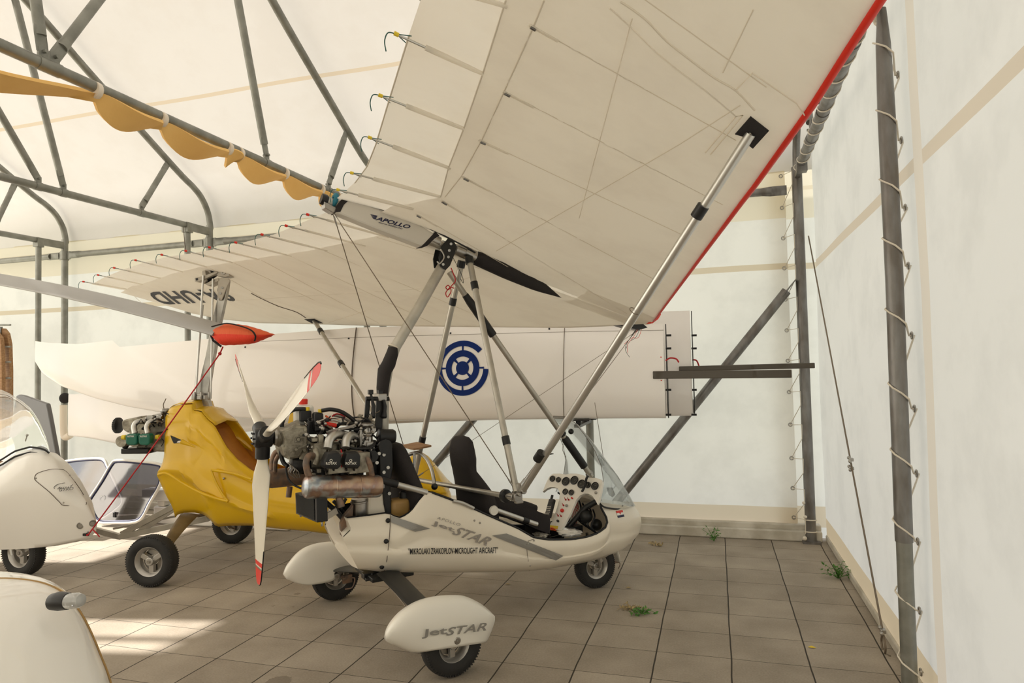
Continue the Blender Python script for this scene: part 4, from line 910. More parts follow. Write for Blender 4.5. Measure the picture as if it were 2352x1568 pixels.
# carburettor, airbox pieces and filter
cb_ = MB(); cb_.lathe([(.040, 0), (.045, .02), (.030, .03), (.028, .06), (.045, .07), (.045, .085), (.02, .095)], E_(960, 760, -.12), (0, 0, 1), 24); cb_.box(E_(950, 790, -.12), (.06, .06, .10)); cb_.lathe([(.034, 0), (.034, .05), (.04, .055)], E_(900, 770, -.12), (1, 0, 0), 20); cb_.box(E_(985, 830, -.14), (.05, .05, .05))
cb_.cyl(E_(915, 700, -.15), E_(915, 840, -.15), .010, n=8); carb = part(cb_, 'carburettor', 'steel', bevel=.003)
b = MB(); b.lathe([(.030, 0), (.05, .01), (.046, .10), (.038, .115), (.01, .118)], E_(1045, 757, -.12), (.98, -.1, -.05), 24); part(b, 'air_filter', 'black')
b = MB(); b.lathe([(.040, 0), (.045, .02), (.030, .03), (.028, .06), (.045, .07), (.045, .085), (.02, .095)], E_(970, 745, .12), (0, 0, 1), 24); b.box(E_(960, 775, .12), (.07, .06, .10)); part(b, 'carburettor', 'steel', bevel=.003)
b = MB(); b.lathe([(.03, 0), (.042, .01), (.042, .03), (.01, .045)], E_(975, 675, -.05), (.2, 0, 1), 20); part(b, 'fuel_pump', 'cast')
# bottles and boxes on top
b = MB(); b.box(E_(468, 590, .05), (.115, .09, .125)); bo = part(b, 'coolant_bottle', 'bottle', bevel=.018); b = MB(); b.lathe([(.026, 0), (.028, .028), (.022, .034)], E_(466, 505, .05), (0, 0, 1), 20); b.build('red_cap', 'red', bo)
pr_([(443, 560), (458, 548), (530, 555), (532, 640), (445, 640)], -.03, .03, 'ignition_module', 'black', None, .006)
pr_([(552, 580), (570, 565), (625, 575), (628, 700), (612, 722), (556, 718)], -.10, -.04, 'ignition_module', 'black', None, .008)
pr_([(500, 645), (640, 620), (700, 690), (640, 740), (510, 740)], -.04, .08, 'electrics_tray', 'blackm', None, .006)
b = MB(); b.lathe([(.012, 0), (.012, .02), (.008, .022)], E_(500, 555, -.03), (0, 0, 1), 8); b.lathe([(.014, 0), (.014, .022)], E_(598, 572, -.07), (0, 0, 1), 8); part(b, 'brass_unions', 'yel2')
hose([(298, 720, .02), (300, 650, .02), (330, 590, .02), (385, 550, .0), (440, 542, -.02), (490, 545, -.02)], .013, 'coolant_hose', 'black')
hose([(290, 830, .02), (292, 900, .0), (310, 960, -.02), (345, 990, -.05)], .013, 'coolant_hose', 'black')
hose([(610, 555, -.08), (680, 545, -.10), (760, 562, -.10), (830, 605, -.1), (880, 650, -.1), (930, 690, -.1)], .013, 'coolant_hose', 'black')
hose([(640, 700, -.12), (700, 720, -.14), (780, 700, -.14), (880, 700, -.14), (960, 690, -.14)], .008, 'fuel_hose', 'black')
hose([(750, 790, -.2), (790, 825, -.22), (860, 850, -.22), (960, 850, -.2), (1015, 830, -.18), (1025, 790, -.15)], .009, 'fuel_hose', 'black')
hose([(630, 655, -.12), (665, 662, -.13), (718, 672, -.12)], .014, 'orange_hose', 'red')
hose([(640, 595, -.08), (680, 618, -.1), (740, 630, -.1)], .006, 'orange_hose', 'orcloth')
hose([(632, 645, -.1), (665, 632, -.12), (720, 630, -.12), (775, 652, -.12)], .008, 'silver_hose', 'alu')
hose([(690, 600, -.05), (730, 580, -.05), (790, 600, -.05), (770, 625, -.05)], .005, 'ignition_lead', 'redrope')
hose([(700, 590, 0), (760, 600, 0), (830, 640, 0)], .010, 'ignition_lead', 'greyl')
rnd = random.Random(5)
for k in range(16):
    x, y = rnd.uniform(480, 1000), rnd.uniform(590, 880); yv = rnd.uniform(-.2, -.02)
    pts = [(x, y, yv)]
    for j in range(3): x += rnd.uniform(-20, 75); y += rnd.uniform(-45, 50); pts.append((x, y, yv+rnd.uniform(-.02, .02)))
    hose(pts, rnd.choice((.003, .004, .006)), 'engine_wire', rnd.choice(('black', 'black', 'blackm', 'cable', 'redrope')), core, 6)
for k in range(26): MB().ball(E_(rnd.uniform(520, 1010), rnd.uniform(640, 1050), rnd.uniform(-.2, -.14)), rnd.uniform(.006, .014), 6).build('bolt', 'steel', core)
b = MB(); b.lathe([(.045, 0), (.05, .01), (.05, .10), (.045, .11)], E_(370, 985, -.07), (.95, 0, -.1), 22); b.lathe([(.052, .03), (.052, .05)], E_(370, 985, -.07), (.95, 0, -.1), 22); part(b, 'starter_motor', 'blackm')
for k in range(5): hose([(345+k*8, 960+k*6, -.12), (370+k*14, 1000+k*8, -.14), (350+k*20, 1040, -.13), (400+k*10, 1080, -.12)], .003, 'engine_wire', 'cable' if k % 2 else 'steel', core, 6)
hose([(330, 1000, -.1), (345, 1080, -.1), (390, 1135, -.12), (455, 1165, -.15)], .006, 'drain_hose', 'black')
# small fittings crowded over the block: clips, sensors, plugs, banjo unions
rnd = random.Random(21)
for k in range(46):
    x, y, yv = rnd.uniform(470, 1020), rnd.uniform(600, 870), rnd.uniform(-.19, -.08); c = E_(x, y, yv); b = MB(); kind = k % 4; a = V([rnd.uniform(-1, 1), rnd.uniform(-1, .2), rnd.uniform(-.6, 1)]); a /= np.linalg.norm(a)
    if kind == 0: b.lathe([(.008, 0), (.013, .006), (.013, .018), (.007, .022), (.006, .034)], c, a, 12)
    elif kind == 1: b.box(c, (rnd.uniform(.015, .035), .02, rnd.uniform(.012, .03)))
    elif kind == 2: b.torus(c, a, .014, .0035, 16, 6)
    else: b.cyl(c, c+a*.05, .0055, n=8); b.lathe([(.009, 0), (.009, .014)], c, a, 6)
    b.build('fitting', ('cast', 'black', 'steel', 'blackm', 'steel', 'black', 'cast')[k % 7], core, bevel=.002 if kind == 1 else 0)
for k in range(12):
    x, y, yv = rnd.uniform(520, 880), rnd.uniform(1010, 1065), rnd.uniform(-.22, -.12); b = MB(); b.box(E_(x, y, yv), (rnd.uniform(.02, .05), .03, rnd.uniform(.015, .03))); b.build('fitting', ('blackm', 'cast', 'black')[k % 3], core, bevel=.003)
pr_([(540, 1015), (900, 1015), (885, 1065), (560, 1065)], -.20, .10, 'oil_pan', 'blackm', core, .01)
for x in (640, 700, 800, 860): hose([(x, 1000, -.3), (x+6, 1028, -.26), (x+20, 1045, -.2)], .008, 'push_rod_tube', 'blackm', core, 8)
hose([(760, 860, -.26), (772, 915, -.28), (768, 980, -.28), (740, 1040, -.26)], .005, 'ignition_lead', 'redrope', core, 8)
hose([(620, 700, -.1), (600, 740, -.14), (640, 770, -.16), (700, 760, -.2)], .009, 'ignition_lead', 'black', core, 8)
hose([(510, 640, -.08), (500, 740, -.1), (530, 790, -.12), (600, 770, -.16)], .010, 'oil_hose', 'black', core, 8)
hose([(720, 690, -.1), (760, 655, -.12), (840, 660, -.13), (900, 650, -.12), (960, 640, -.1), (1000, 660, -.1)], .011, 'fuel_hose', 'black', core, 8)
hose([(650, 720, -.12), (720, 705, -.16), (800, 690, -.16), (870, 670, -.15)], .009, 'fuel_hose', 'greyl', core, 8)
hose([(830, 610, -.08), (900, 608, -.1), (970, 625, -.12), (1020, 670, -.12)], .005, 'throttle_cable', 'black', core, 8)
hose([(940, 830, -.16), (990, 870, -.2), (1000, 930, -.2), (960, 900, -.2)], .006, 'throttle_cable', 'black', core, 8)
# exhaust
hose([(570, 920, -.2), (515, 908, -.24), (488, 960, -.26), (498, 1030, -.26), (520, 1080, -.26)], .020, 'exhaust_pipe', 'rust', None, 14)
hose([(900, 890, -.22), (950, 915, -.26), (985, 985, -.27), (1000, 1070, -.26)], .020, 'exhaust_pipe', 'rust', None, 14)
hose([(560, 860, -.2), (575, 920, -.23), (560, 975, -.23)], .016, 'exhaust_pipe', 'cast', None, 12)
hose([(300, 860, .22), (248, 885, .24), (226, 940, .25), (222, 1020, .25)], .018, 'exhaust_pipe', 'rust', None, 14)
hose([(275, 900, .16), (250, 950, .18), (245, 1030, .2)], .014, 'exhaust_pipe', 'rust', None, 12)
m0, m1 = E_(478, 1150, -.26), E_(1068, 1146, -.26); ax = (m1-m0)/np.linalg.norm(m1-m0); L_ = np.linalg.norm(m1-m0); R_ = .0685
b = MB(); b.lathe([(.02, -.012), (R_*.7, -.008), (R_*.93, .004), (R_, .02), (R_, L_*.37), (R_*1.03, L_*.375), (R_*1.03, L_*.385), (R_, L_*.39), (R_, L_*.69), (R_*1.03, L_*.695), (R_*1.03, L_*.705), (R_, L_*.71), (R_, L_-.02), (R_*.93, L_-.004), (R_*.7, L_+.004), (.02, L_+.006)], m0, ax, 40)
mf = part(b, 'muffler', 'heat', ang=30)
b = MB(); b.cyl(E_(738, 1210, -.26), E_(764, 1310, -.28), .022, n=16); b.build('tail_pipe', 'rust', mf)
b = MB(); b.box(E_(1078, 1130, -.26), (.03, .03, .05)); b.build('muffler_tab', 'steel', mf, bevel=.003)
b = MB(); m0, m1 = E_(190, 1090, .25), E_(480, 1090, .25); b.lathe([(.03, -.004), (.055, .0), (.06, .02), (.06, .45), (.03, .47)], m0, (1, 0, 0), 32); mf2 = part(b, 'muffler', 'rust'); mf2['label'] = 'dark far-side muffler'
b = MB(); b.cyl(E_(360, 1150, .25), E_(350, 1232, .25), .018, n=14); b.build('tail_pipe', 'rust', mf2)
# radiator
r0 = [E_(x, y, -.02) for x, y in ((402, 1197), (540, 1235), (568, 1432), (408, 1360))]
rc_ = [T.see(*Z4(x, y), 0, E_(480, 1300, -.02)[0]) for x, y in ((402, 1197), (568, 1235), (572, 1432), (408, 1362))]
b = MB(); b.prism(rc_, (.065, 0, .0)); rad_ = part(b, 'radiator', 'black', smooth=False, bevel=.004)
cc_ = sum(rc_)/4; inn = [lerp(cc_, q, .84)+V([-.004, 0, 0]) for q in rc_]; b = MB(); b.prism(inn, (.003, 0, 0)); b.build('radiator_core', mat('radiator_core', (.012, .013, .012), .8, bump=1, bscale=300), rad_, smooth=False)
b = MB()
for q in rc_[2:]: b.box(q+V([.03, 0, -.012]), (.012, .012, .025))
b.build('mount_stud', 'steel', rad_, bevel=.003)
# frame struts under the engine, canister, mounting plate
hose([(640, 1270, -.05), (740, 1360, -.08), (835, 1480, -.1)], .016, 'engine_stay', 'black')
hose([(700, 1260, .05), (770, 1340, .04), (840, 1470, 0)], .012, 'engine_stay', 'black')
hose([(800, 1240, -.1), (760, 1320, -.1)], .010, 'engine_stay', 'black')
b = MB(); b.bar(E_(640, 1390, -.1), E_(730, 1335, -.1), .04, .008, (0, 1, .2)); part(b, 'vane', 'alu')
b = MB(); c0, c1 = E_(905, 1240, -.10), E_(912, 1375, -.10); b.tube([c0, lerp(c0, c1, .12), lerp(c0, c1, .15), lerp(c0, c1, .22), lerp(c0, c1, .25), c1], [.052, .052, .058, .058, .052, .052], 28); part(b, 'air_duct_canister', 'steel', ang=30)
pr_([(760, 1440), (785, 1380), (860, 1290), (855, 1380), (838, 1470), (790, 1560), (765, 1530)], -.14, -.10, 'rusty_heat_shield', 'rust', None, .004)
pr_([(975, 1215), (1095, 1200), (1100, 1290), (1135, 1370), (975, 1380)], -.15, .10, 'tank_cowl', 'white', None, .015)
pl = pr_([(1060, 820), (1130, 800), (1165, 860), (1170, 1000), (1150, 1120), (1160, 1370), (1110, 1360), (1090, 1200), (1070, 1050)], -.16, -.08, 'engine_mount_plate', 'black', None, .008)
for x, y in ((1098, 900), (1043, 962), (1098, 1037), (1140, 1203), (1060, 890), (1110, 1100), (1130, 1000)): MB().cyl(E_(x, y, -.158), E_(x, y, -.175), .011, n=8).build('bolt', 'steel', pl)
pr_([(1020, 800), (1065, 790), (1070, 1080), (1010, 1090)], -.10, .04, 'engine_mount_plate', 'blackm', None, .006)
pr_([(900, 830), (940, 830), (940, 1080), (880, 1080)], -.14, -.05, 'engine_mount_plate', 'black', None, .006)
b = MB(); b.lathe([(.045, -.012), (.045, .012)], E_(1105, 835, -.18), (0, 1, 0), 22); part(b, 'rubber_mount', 'black')
b = MB(); b.lathe([(.038, 0), (.042, .03), (.036, .06)], E_(985, 905, -.12), (0, -1, 0), 22); b.torus(E_(985, 890, -.16), (0, 1, 0), .036, .008); part(b, 'hose_loop', 'black')
fb_ = MB(); fb_.box(E_(1210, 1320, -.12), (.13, .12, .13)); fo = part(fb_, 'fluid_bottle', 'fluid', bevel=.025)
b = MB(); b.cyl(E_(1250, 1265, -.12), E_(1258, 1235, -.12), .028, n=16); b.build('bottle_neck', 'bottle', fo); b = MB(); b.lathe([(.034, 0), (.034, .035), (.026, .042)], E_(1257, 1235, -.12), (0, 0, 1), 14); b.build('bottle_cap', 'black', fo)
# two hanging black levers on their frame above the engine
def lever(x0, x1, lx):
    b = MB(); b.bar(E_(x0, 455, -.05), E_(x0-12, 640, -.05), .018, .012, (0, 1, 0)); b.bar(E_(x0+18, 455, -.05), E_(x0+5, 640, -.05), .010, .010, (0, 1, 0)); return b
b = MB(); b.tube([E_(955, 460, -.06), E_(1135, 462, -.06)], .014, 12); b.bar(E_(972, 455, -.06), E_(958, 640, -.06), .03, .012, (0, 1, 0)); b.bar(E_(1062, 455, -.06), E_(1052, 720, -.06), .045, .02, (0, 1, 0)); part(b, 'lever_frame', 'blackm')
for x in (1005, 1095):
    b = MB(); b.tube([E_(x, 470, -.09), E_(x+10, 520, -.09), E_(x+8, 560, -.09), E_(x+4, 600, -.09), E_(x+5, 615, -.09)], [.012, .018, .016, .026, .018], 14, flat=.7); part(b, 'hand_lever', 'black')
b = MB(); b.box(E_(992, 410, -.06), (.03, .03, .03)); b.bar(E_(990, 410, -.06), E_(1005, 470, -.07), .016, .012, (0, 1, 0)); b.box(E_(1068, 412, -.06), (.03, .03, .03)); part(b, 'lever_latch', 'black', bevel=.003)

# ---- propeller
hub = E_(150, 768, 0); hx = hub[0]
b = MB(); b.lathe([(.035, -.055), (.052, -.05), (.060, -.03), (.062, .03), (.055, .05), (.035, .055)], hub, (1, 0, 0), 30)
tips = [T.see(*q, 0, hx)-hub for q in ((595, 1343), (737, 838), (541, 822))]
dirs = [V([0, t_[1], t_[2]])/np.linalg.norm(t_) for t_ in tips]; ln = [np.linalg.norm(t_) for t_ in tips]; print('PROP', ln, [math.degrees(math.atan2(d[2], d[1])) for d in dirs])
for d in dirs: b.cyl(hub, hub+d*.125, .043, n=22)
for k in range(6):
    a = k*math.pi/3; q = hub+V([-.056, .035*math.cos(a), .035*math.sin(a)]); b.cyl(q, q+V([-.01, 0, 0]), .007, n=6)
hubo = part(b, 'propeller_hub', 'black', bevel=.003)
b = MB(); b.lathe([(.03, 0), (.05, .012), (.05, .03), (.035, .045)], hub+V([.05, 0, 0]), (1, 0, 0), 24); b.build('hub_spacer', 'steel', hubo)
for d, L_, sgn in zip(dirs, ln, (1, 1, 1)):
    tan = np.cross(V([1., 0, 0]), d); rows_ = []; tipr = []; edge_ = []
    st_ = [(0.1, 0.03, 0.9, 60), (0.16, 0.032, 0.9, 58), (0.24, 0.056, 0.5, 46), (0.33, 0.0717, 0.3, 31), (0.42, 0.075, 0.22, 25), (0.6, 0.0694, 0.16, 19), (0.75, 0.0605, 0.13, 15), (0.84, 0.0538, 0.12, 13), (0.845, 0.0538, 0.12, 13), (0.87, 0.0504, 0.12, 12), (0.872, 0.0504, 0.12, 12), (0.89, 0.0493, 0.11, 12), (0.892, 0.0493, 0.11, 12), (0.96, 0.0403, 0.1, 11), (0.99, 0.0291, 0.1, 11), (1.0, 0.0157, 0.1, 11)]
    for f, c_, tr, pit in st_:
        p_ = rad(pit); ch = math.cos(p_)*tan - math.sin(p_)*V([1., 0, 0]); nn = np.cross(d, ch); off = .010 if f > .25 else 0
        rows_.append([hub+d*L_*f + ch*(c_*math.cos(a)+off) + nn*c_*tr*math.sin(a)*(1 if math.sin(a) > 0 else .5) for a in np.linspace(0, 2*math.pi, 21)[:-1]])
    b = MB(); b.grid(rows_[:8], closev=True); nf = len(b.f)
    b.cur = 1; b.grid(rows_[7:10], closev=True); b.cur = 0; b.grid(rows_[9:12], closev=True); b.cur = 1; b.grid(rows_[11:], closev=True, capu=True)
    bl = b.build('propeller_blade', ['bladew', 'red'], hubo, ang=60)
    b = MB(); b.tube([r_[10] for r_ in rows_[6:]], .004, 6); b.build('leading_edge_strip', 'black', hubo)

# ================================================================ the wing of the trike
ph = rad(6.0); kw0 = P(765, 465, 1, 0); kdir = P(1480, 745, 1, 0)-kw0; kdir /= np.linalg.norm(kdir)
sp_ = V([0, math.cos(ph), -math.sin(ph)]); sp_ = sp_-kdir*(sp_ @ kdir); sp_ /= np.linalg.norm(sp_); npl = np.cross(kdir, sp_)
onw = lambda x, y: T.on(x, y, npl, kw0)
def curve_y(pts):
    """3D curve sampled by span"""
    A_ = np.array(sorted([list(p) for p in pts], key=lambda p: p[1])); return lambda y: V([np.interp(y, A_[:, 1], A_[:, 0]), y, np.interp(y, A_[:, 1], A_[:, 2])])
def ext(p, q, y):
    t = (y-p[1])/(q[1]-p[1]); return lerp(p, q, t)
# near half
LEn = [T.on(x, y, (1, -.59, 0), (2.33, -.1, 0)) for x, y in ((1494, 745), (1600, 602), (1700, 468), (1730, 430), (1860, 250), (1940, 125), (2022, 0))]
LEn = LEn + [ext(LEn[-3], LEn[-1], -4.25)]
TEn = [onw(x, y) for x, y in ((786, 447), (815, 420), (843, 382), (863, 332), (893, 232), (925, 133), (940, 80), (967, 0))]
TEn = TEn + [ext(TEn[-3], TEn[-1], -4.15)]
B1n = [onw(x, y) for x, y in ((900, 478), (1012, 452), (1030, 385), (1065, 295), (1110, 165), (1162, 0))]; B1n += [ext(B1n[-2], B1n[-1], -4.2)]
B2n = [onw(x, y) for x, y in ((960, 492), (1022, 452), (1060, 404), (1108, 318), (1160, 205), (1226, 60), (1250, 0))]; B2n += [ext(B2n[-2], B2n[-1], -4.2)]
# far half
LEf = [T.on(x, y, (1, .59, 0), (2.33, .1, 0)) for x, y in ((1484, 746), (1430, 748), (1300, 753), (1100, 751), (840, 748), (742, 745))]
LEf += [P(594, 742, 1, 3.75), P(507, 733, 1, 4.05), P(390, 709, 1, 4.32), P(236, 681, 1, 4.62)]
TEf = [T.on(x, y, (1, .32, 0), (-.3, 0, 0)) for x, y in ((772, 480), (730, 497), (695, 512), (634, 538), (570, 555), (500, 572), (445, 582), (388, 590), (330, 604), (280, 621), (240, 637), (210, 654))]
TEf[-1] = P(210, 654, 1, TEf[-2][1]+.25)
def blend_curve(px, k): return [T.on(x, y, (1, k, 0), c) for (x, y), c in px]
fn = {}
for nm, cc in (('LEn', LEn), ('TEn', TEn), ('B1n', B1n), ('B2n', B2n), ('LEf', LEf), ('TEf', TEf)): fn[nm] = curve_y(cc)
print('WING', 'LEf tip', LEf[-1], 'TEf tip', TEf[-1], 'TEn', TEn[-1], 'LEn', LEn[-1])
ytf = min(LEf[-1][1], TEf[-1][1])
def surf(side, y, t, lift=0):
    """point of the wing; t = 0 at the leading edge, 1 at the trailing edge"""
    a, c = (fn['LEn'](y), fn['TEn'](y)) if side == 'n' else (fn['LEf'](y), fn['TEf'](y))
    p = lerp(a, c, t); return p + V([0, 0, lift])
def see_wing(side, px, py):
    """where the sight line meets the wing's underside"""
    d = T.ray(px, py); best = None
    ys = np.linspace(-4.2, -.05, 120) if side == 'n' else np.linspace(.03, 4.6, 160)
    p = onw(px, py)
    for it in range(25):
        y = float(np.clip(p[1], ys[0], ys[-1])); a, c = surf(side, y, 0), surf(side, y, 1)
        y2 = y + (.2 if y < ys[-1]-.3 else -.2); a2, c2 = surf(side, y2, 0), surf(side, y2, 1)
        n = np.cross(c-a, lerp(a2, c2, .5)-lerp(a, c, .5)); n /= np.linalg.norm(n); p = lerp(p, T.on(px, py, n, lerp(a, c, .5)), .6)
    return p
camb = lambda t: .055*4*t*(1-t)*(1-.35*t) + .004
def sheet(side, y0, y1, ta, tb, low, nu=110, nv=46):
    rows_ = []
    for y in np.linspace(y0, y1, nu):
        t0, t1 = ta(y), tb(y); r_ = []
        for k in range(nv):
            t = lerp(t0, t1, k/(nv-1)); z = (camb(t) if not low else 0) ; z += .004*math.sin(y*21)*math.sin(math.pi*t)
            if low and side == 'n': fr_ = 1-t/max(t1, .1); z += .0032*(math.sin(25*(y-2.8*fr_))+.6*math.sin(41*(y-2.6*fr_)+1))*max(0, math.sin(math.pi*min(1, fr_*1.25)))
            z += (.05*math.exp(-(y/.25)**2)*math.sin(math.pi*min(1, max(0, (t-.45)/.55))) if side == 'n' else 0); r_.append(surf(side, y, t, z))
        rows_.append(r_)
    return rows_
wing = MB(); wing.grid(sheet('n', -4.15, 0, lambda y: 0, lambda y: 1, False)); wing.grid(sheet('f', 0, ytf, lambda y: 0, lambda y: 1, False))
sail = part(wing, 'upper_sail', 'sail', ang=60)
def tfrac(curve, side, y):
    a, c = surf(side, y, 0), surf(side, y, 1); q = fn[curve](y); return float(np.clip((q[0]-a[0])/(c[0]-a[0]), .05, .97))
def B1far(y):
    px = [(900, 535), (752, 566), (670, 582), (596, 592), (535, 601), (476, 611), (420, 622), (369, 638), (327, 652), (291, 664), (262, 672)]
    return px
B1fp = [see_wing('f', *q) for q in B1far(0)]; fn['B1f'] = curve_y(B1fp)
b = MB(); b.grid(sheet('n', -4.15, 0, lambda y: .0, lambda y: tfrac('B1n', 'n', y), True)); b.grid(sheet('f', 0, ytf-.02, lambda y: .0, lambda y: tfrac('B1f', 'f', y), True))
low = part(b, 'lower_sail', 'sail2', ang=60)
b = MB(); b.grid([[surf('n', -.20, t, -.001), surf('n', -.12, t, .003), lerp(surf('n', -.12, t, 0), surf('f', .05, t, 0), .5)+V([0, 0, .004]), surf('f', .05, t, .002), surf('f', .14, t, -.001)] for t in np.linspace(.0, .27, 20)]); b.build('centre_panel', 'sail2', low, ang=60)
# red leading edge
b = MB(); yy_ = np.linspace(-4.15, -.10, 60); b.tube([surf('n', y, -.004, .012) for y in yy_], [.013+.0025*abs(y) for y in yy_], 14, flat=1); part(b, 'leading_edge', 'red')
b = MB(); b.tube([surf('f', y, .004, .016) for y in np.linspace(.12, ytf, 50)], .016, 12); part(b, 'leading_edge', 'sail2')
b = MB(); b.prism([P(x, y, 1, -.08) for x, y in ((1488, 744), (1496, 738), (1516, 713), (1519, 722), (1512, 733), (1500, 742))], (0, .03, 0)); part(b, 'nose_tab', 'red', bevel=.004)
b = MB(); b.prism([P(x, y, 1, -.03) for x, y in ((1421, 746), (1478, 744), (1488, 752), (1470, 757), (1440, 752))], (0, .08, 0)); np_ = part(b, 'nose_plate', 'blackm', bevel=.003)
for k in range(4): MB().tube(smooth_path([P(1462+4*k, 754, 1, -.02), P(1448+6*k, 775, 1, -.02), P(1436+5*k, 800-8*k, 1, 0), P(1440-4*k+6, 820-10*k, 1, 0)]), .0018, 5).build('loose_wire', 'red' if k % 2 else 'black', np_)
# seams, battens and ties
def ridge(side, a, c, r, name, m, par, lift=-.004, n=14, flat=.5):
    pa, pb = see_wing(side, *a), see_wing(side, *c); b = MB()
    b.tube([lerp(pa, pb, k/n)+V([0, 0, lift]) for k in range(n+1)], r, 6, flat=flat); return b.build(name, m, par)
ZA = lambda X, Y: (800+X/3.267, Y/3.267)
def batten(side, a, c, r=.012):
    """tube pocket from the trailing edge forward, its tip, cords and eyelets"""
    pa, pb = see_wing(side, *a), see_wing(side, *c); d = (pb-pa)/np.linalg.norm(pb-pa)
    o = MB(); o.tube([pa+d*.07, lerp(pa, pb, .5)+V([0, 0, .0]), pb], [r, r, r*.7], 10); o = o.build('batten_pocket', 'pocket', sail)
    b = MB(); b.tube([pa-d*.055, pa+d*.10], .0055, 8); b.build('batten_rod', 'alu', sail)
    b = MB(); b.tube([pa-d*.065, pa-d*.045], .009, 8); b.build('batten_tip', 'yel2' if side == 'n' else 'red', sail)
    w = np.cross(d, V([0, 0, 1.])); w /= np.linalg.norm(w); tip = pa-d*.055
    b = MB(); b.tube([pa+w*.035, tip, pa-w*.035], .0022, 5); b.tube(smooth_path([tip, tip-d*.035+V([0, 0, -.01]), tip-d*.05+V([0, 0, -.05]), tip-d*.045+V([0, 0, -.09])]), .0026, 5); b.build('batten_cord', 'greenc', sail)
for a, c in (((940, 92), (1110, 170)), ((900, 230), (1066, 296)), ((873, 325), (1035, 387)), ((830, 403), (1012, 452)), ((797, 441), (950, 480)), ((985, -40), (1165, 15))): batten('n', a, c)
for a, c in (((726, 498), (893, 545)), ((676, 523), (840, 565)), ((620, 543), (752, 576)), ((559, 561), (670, 588)), ((498, 572), (596, 596)), ((443, 580), (535, 603)), ((387, 589), (476, 613)), ((326, 601), (420, 624)), ((276, 618), (369, 639)), ((238, 634), (327, 653)), ((205, 649), (291, 664))): batten('f', a, c, .008)
for pts in (((940, 80), (893, 232), (863, 332), (843, 382), (815, 420)), ((1162, 0), (1110, 165), (1065, 295), (1030, 385), (1012, 452)), ((1250, 0), (1226, 60), (1160, 205), (1108, 318), (1060, 404), (1022, 452))):
    for i in range(len(pts)-1): ridge('n', pts[i], pts[i+1], .004, 'seam', 'seam', low, -.001)
# rib lines on the double surface
for a, c in (((1215, 55), (1690, 322)), ((1155, 208), (1660, 470)), ((1100, 320), (1580, 545)), ((1062, 404), (1500, 640)), ((1012, 458), (1440, 720)), ((955, 490), (1300, 690)), ((1400, -60), (1760, 200))):
    m0 = ((a[0]*.86+c[0]*.14), (a[1]*.86+c[1]*.14)); ridge('n', m0, c, .003, 'rib_line', 'seam', low, -.0005)
    q1_ = see_wing('n', *a); q2_ = see_wing('n', *m0); b = MB(); b.tube([q1_+V([0, 0, -.004]), q2_+V([0, 0, -.004])], .008, 8, flat=.6); b.build('rib_tail', 'pocket', low)
    b = MB(); dq = (q2_-q1_); b.tube([q1_+dq*.05+V([0, 0, -.010]), q1_+dq*.22+V([0, 0, -.010])], .006, 8); b.build('rib_slot', 'galvw', low)
for a, c in (((866, 545), (1180, 640)), ((745, 576), (1120, 735)), ((672, 590), (1000, 745)), ((600, 597), (870, 742)), ((538, 604), (745, 700)), ((480, 614), (640, 705)), ((296, 668), (330, 700))): ridge('f', a, c, .0025, 'rib_line', 'seam', low, -.0005)
ridge('n', (1140, 575), (1560, 330), .0035, 'seam', 'seam', low); ridge('n', (1560, 330), (1700, 240), .0035, 'seam', 'seam', low)
ridge('f', (755, 740), (1090, 632), .003, 'seam', 'seam', low); ridge('n', (1452, 40), (1330, 500), .0025, 'seam', 'pocket', low)
ridge('n', (1730, 20), (1660, 165), .003, 'seam', 'seam', low); ridge('f', (530, 690), (1000, 660), .0025, 'seam', 'pocket', low)
# zip with flap towards the strut patch
for pts, r, m_ in ((((1425, 0), (1455, 20), (1490, 48), (1530, 90), (1580, 130), (1640, 175), (1690, 205), (1733, 250)), .004, 'seam'), (((1400, 15), (1450, 60), (1500, 110), (1560, 160), (1620, 205), (1688, 262)), .003, 'pocket')):
    q = smooth_path([see_wing('n', *p)+V([0, 0, -.006]) for p in pts], 4); b = MB(); b.tube(q, r, 6); b.build('zip_seam', m_, low)
for pts in (((1690, 205), (1728, 165), (1830, 235), (1848, 262)), ((1620, 348), (1690, 265), (1706, 262), (1632, 352))):
    q = [see_wing('n', *p)+V([0, 0, -.005]) for p in pts]; b = MB(); b.tube(q, .003, 6); b.build('patch_edge', 'seam', low)
# black strut patches
def patch(side, pxs):
    q = [see_wing(side, *p)+V([0, 0, -.008]) for p in pxs]; b = MB(); b.prism(q, (0, 0, -.003)); return b.build('strut_patch', 'blackf', low, smooth=False)
patch('n', ((1724, 262), (1766, 295), (1729, 336), (1721, 330), (1732, 308), (1722, 298), (1712, 310), (1688, 303)))
patch('f', ((699, 731), (722, 730), (742, 740), (716, 740)))
q = smooth_path([see_wing('f', *p)+V([0, 0, -.006]) for p in ((577, 672), (600, 684), (640, 702), (680, 715), (703, 729))], 4); MB().tube(q, .004, 6).build('zip_seam', 'rope', low)
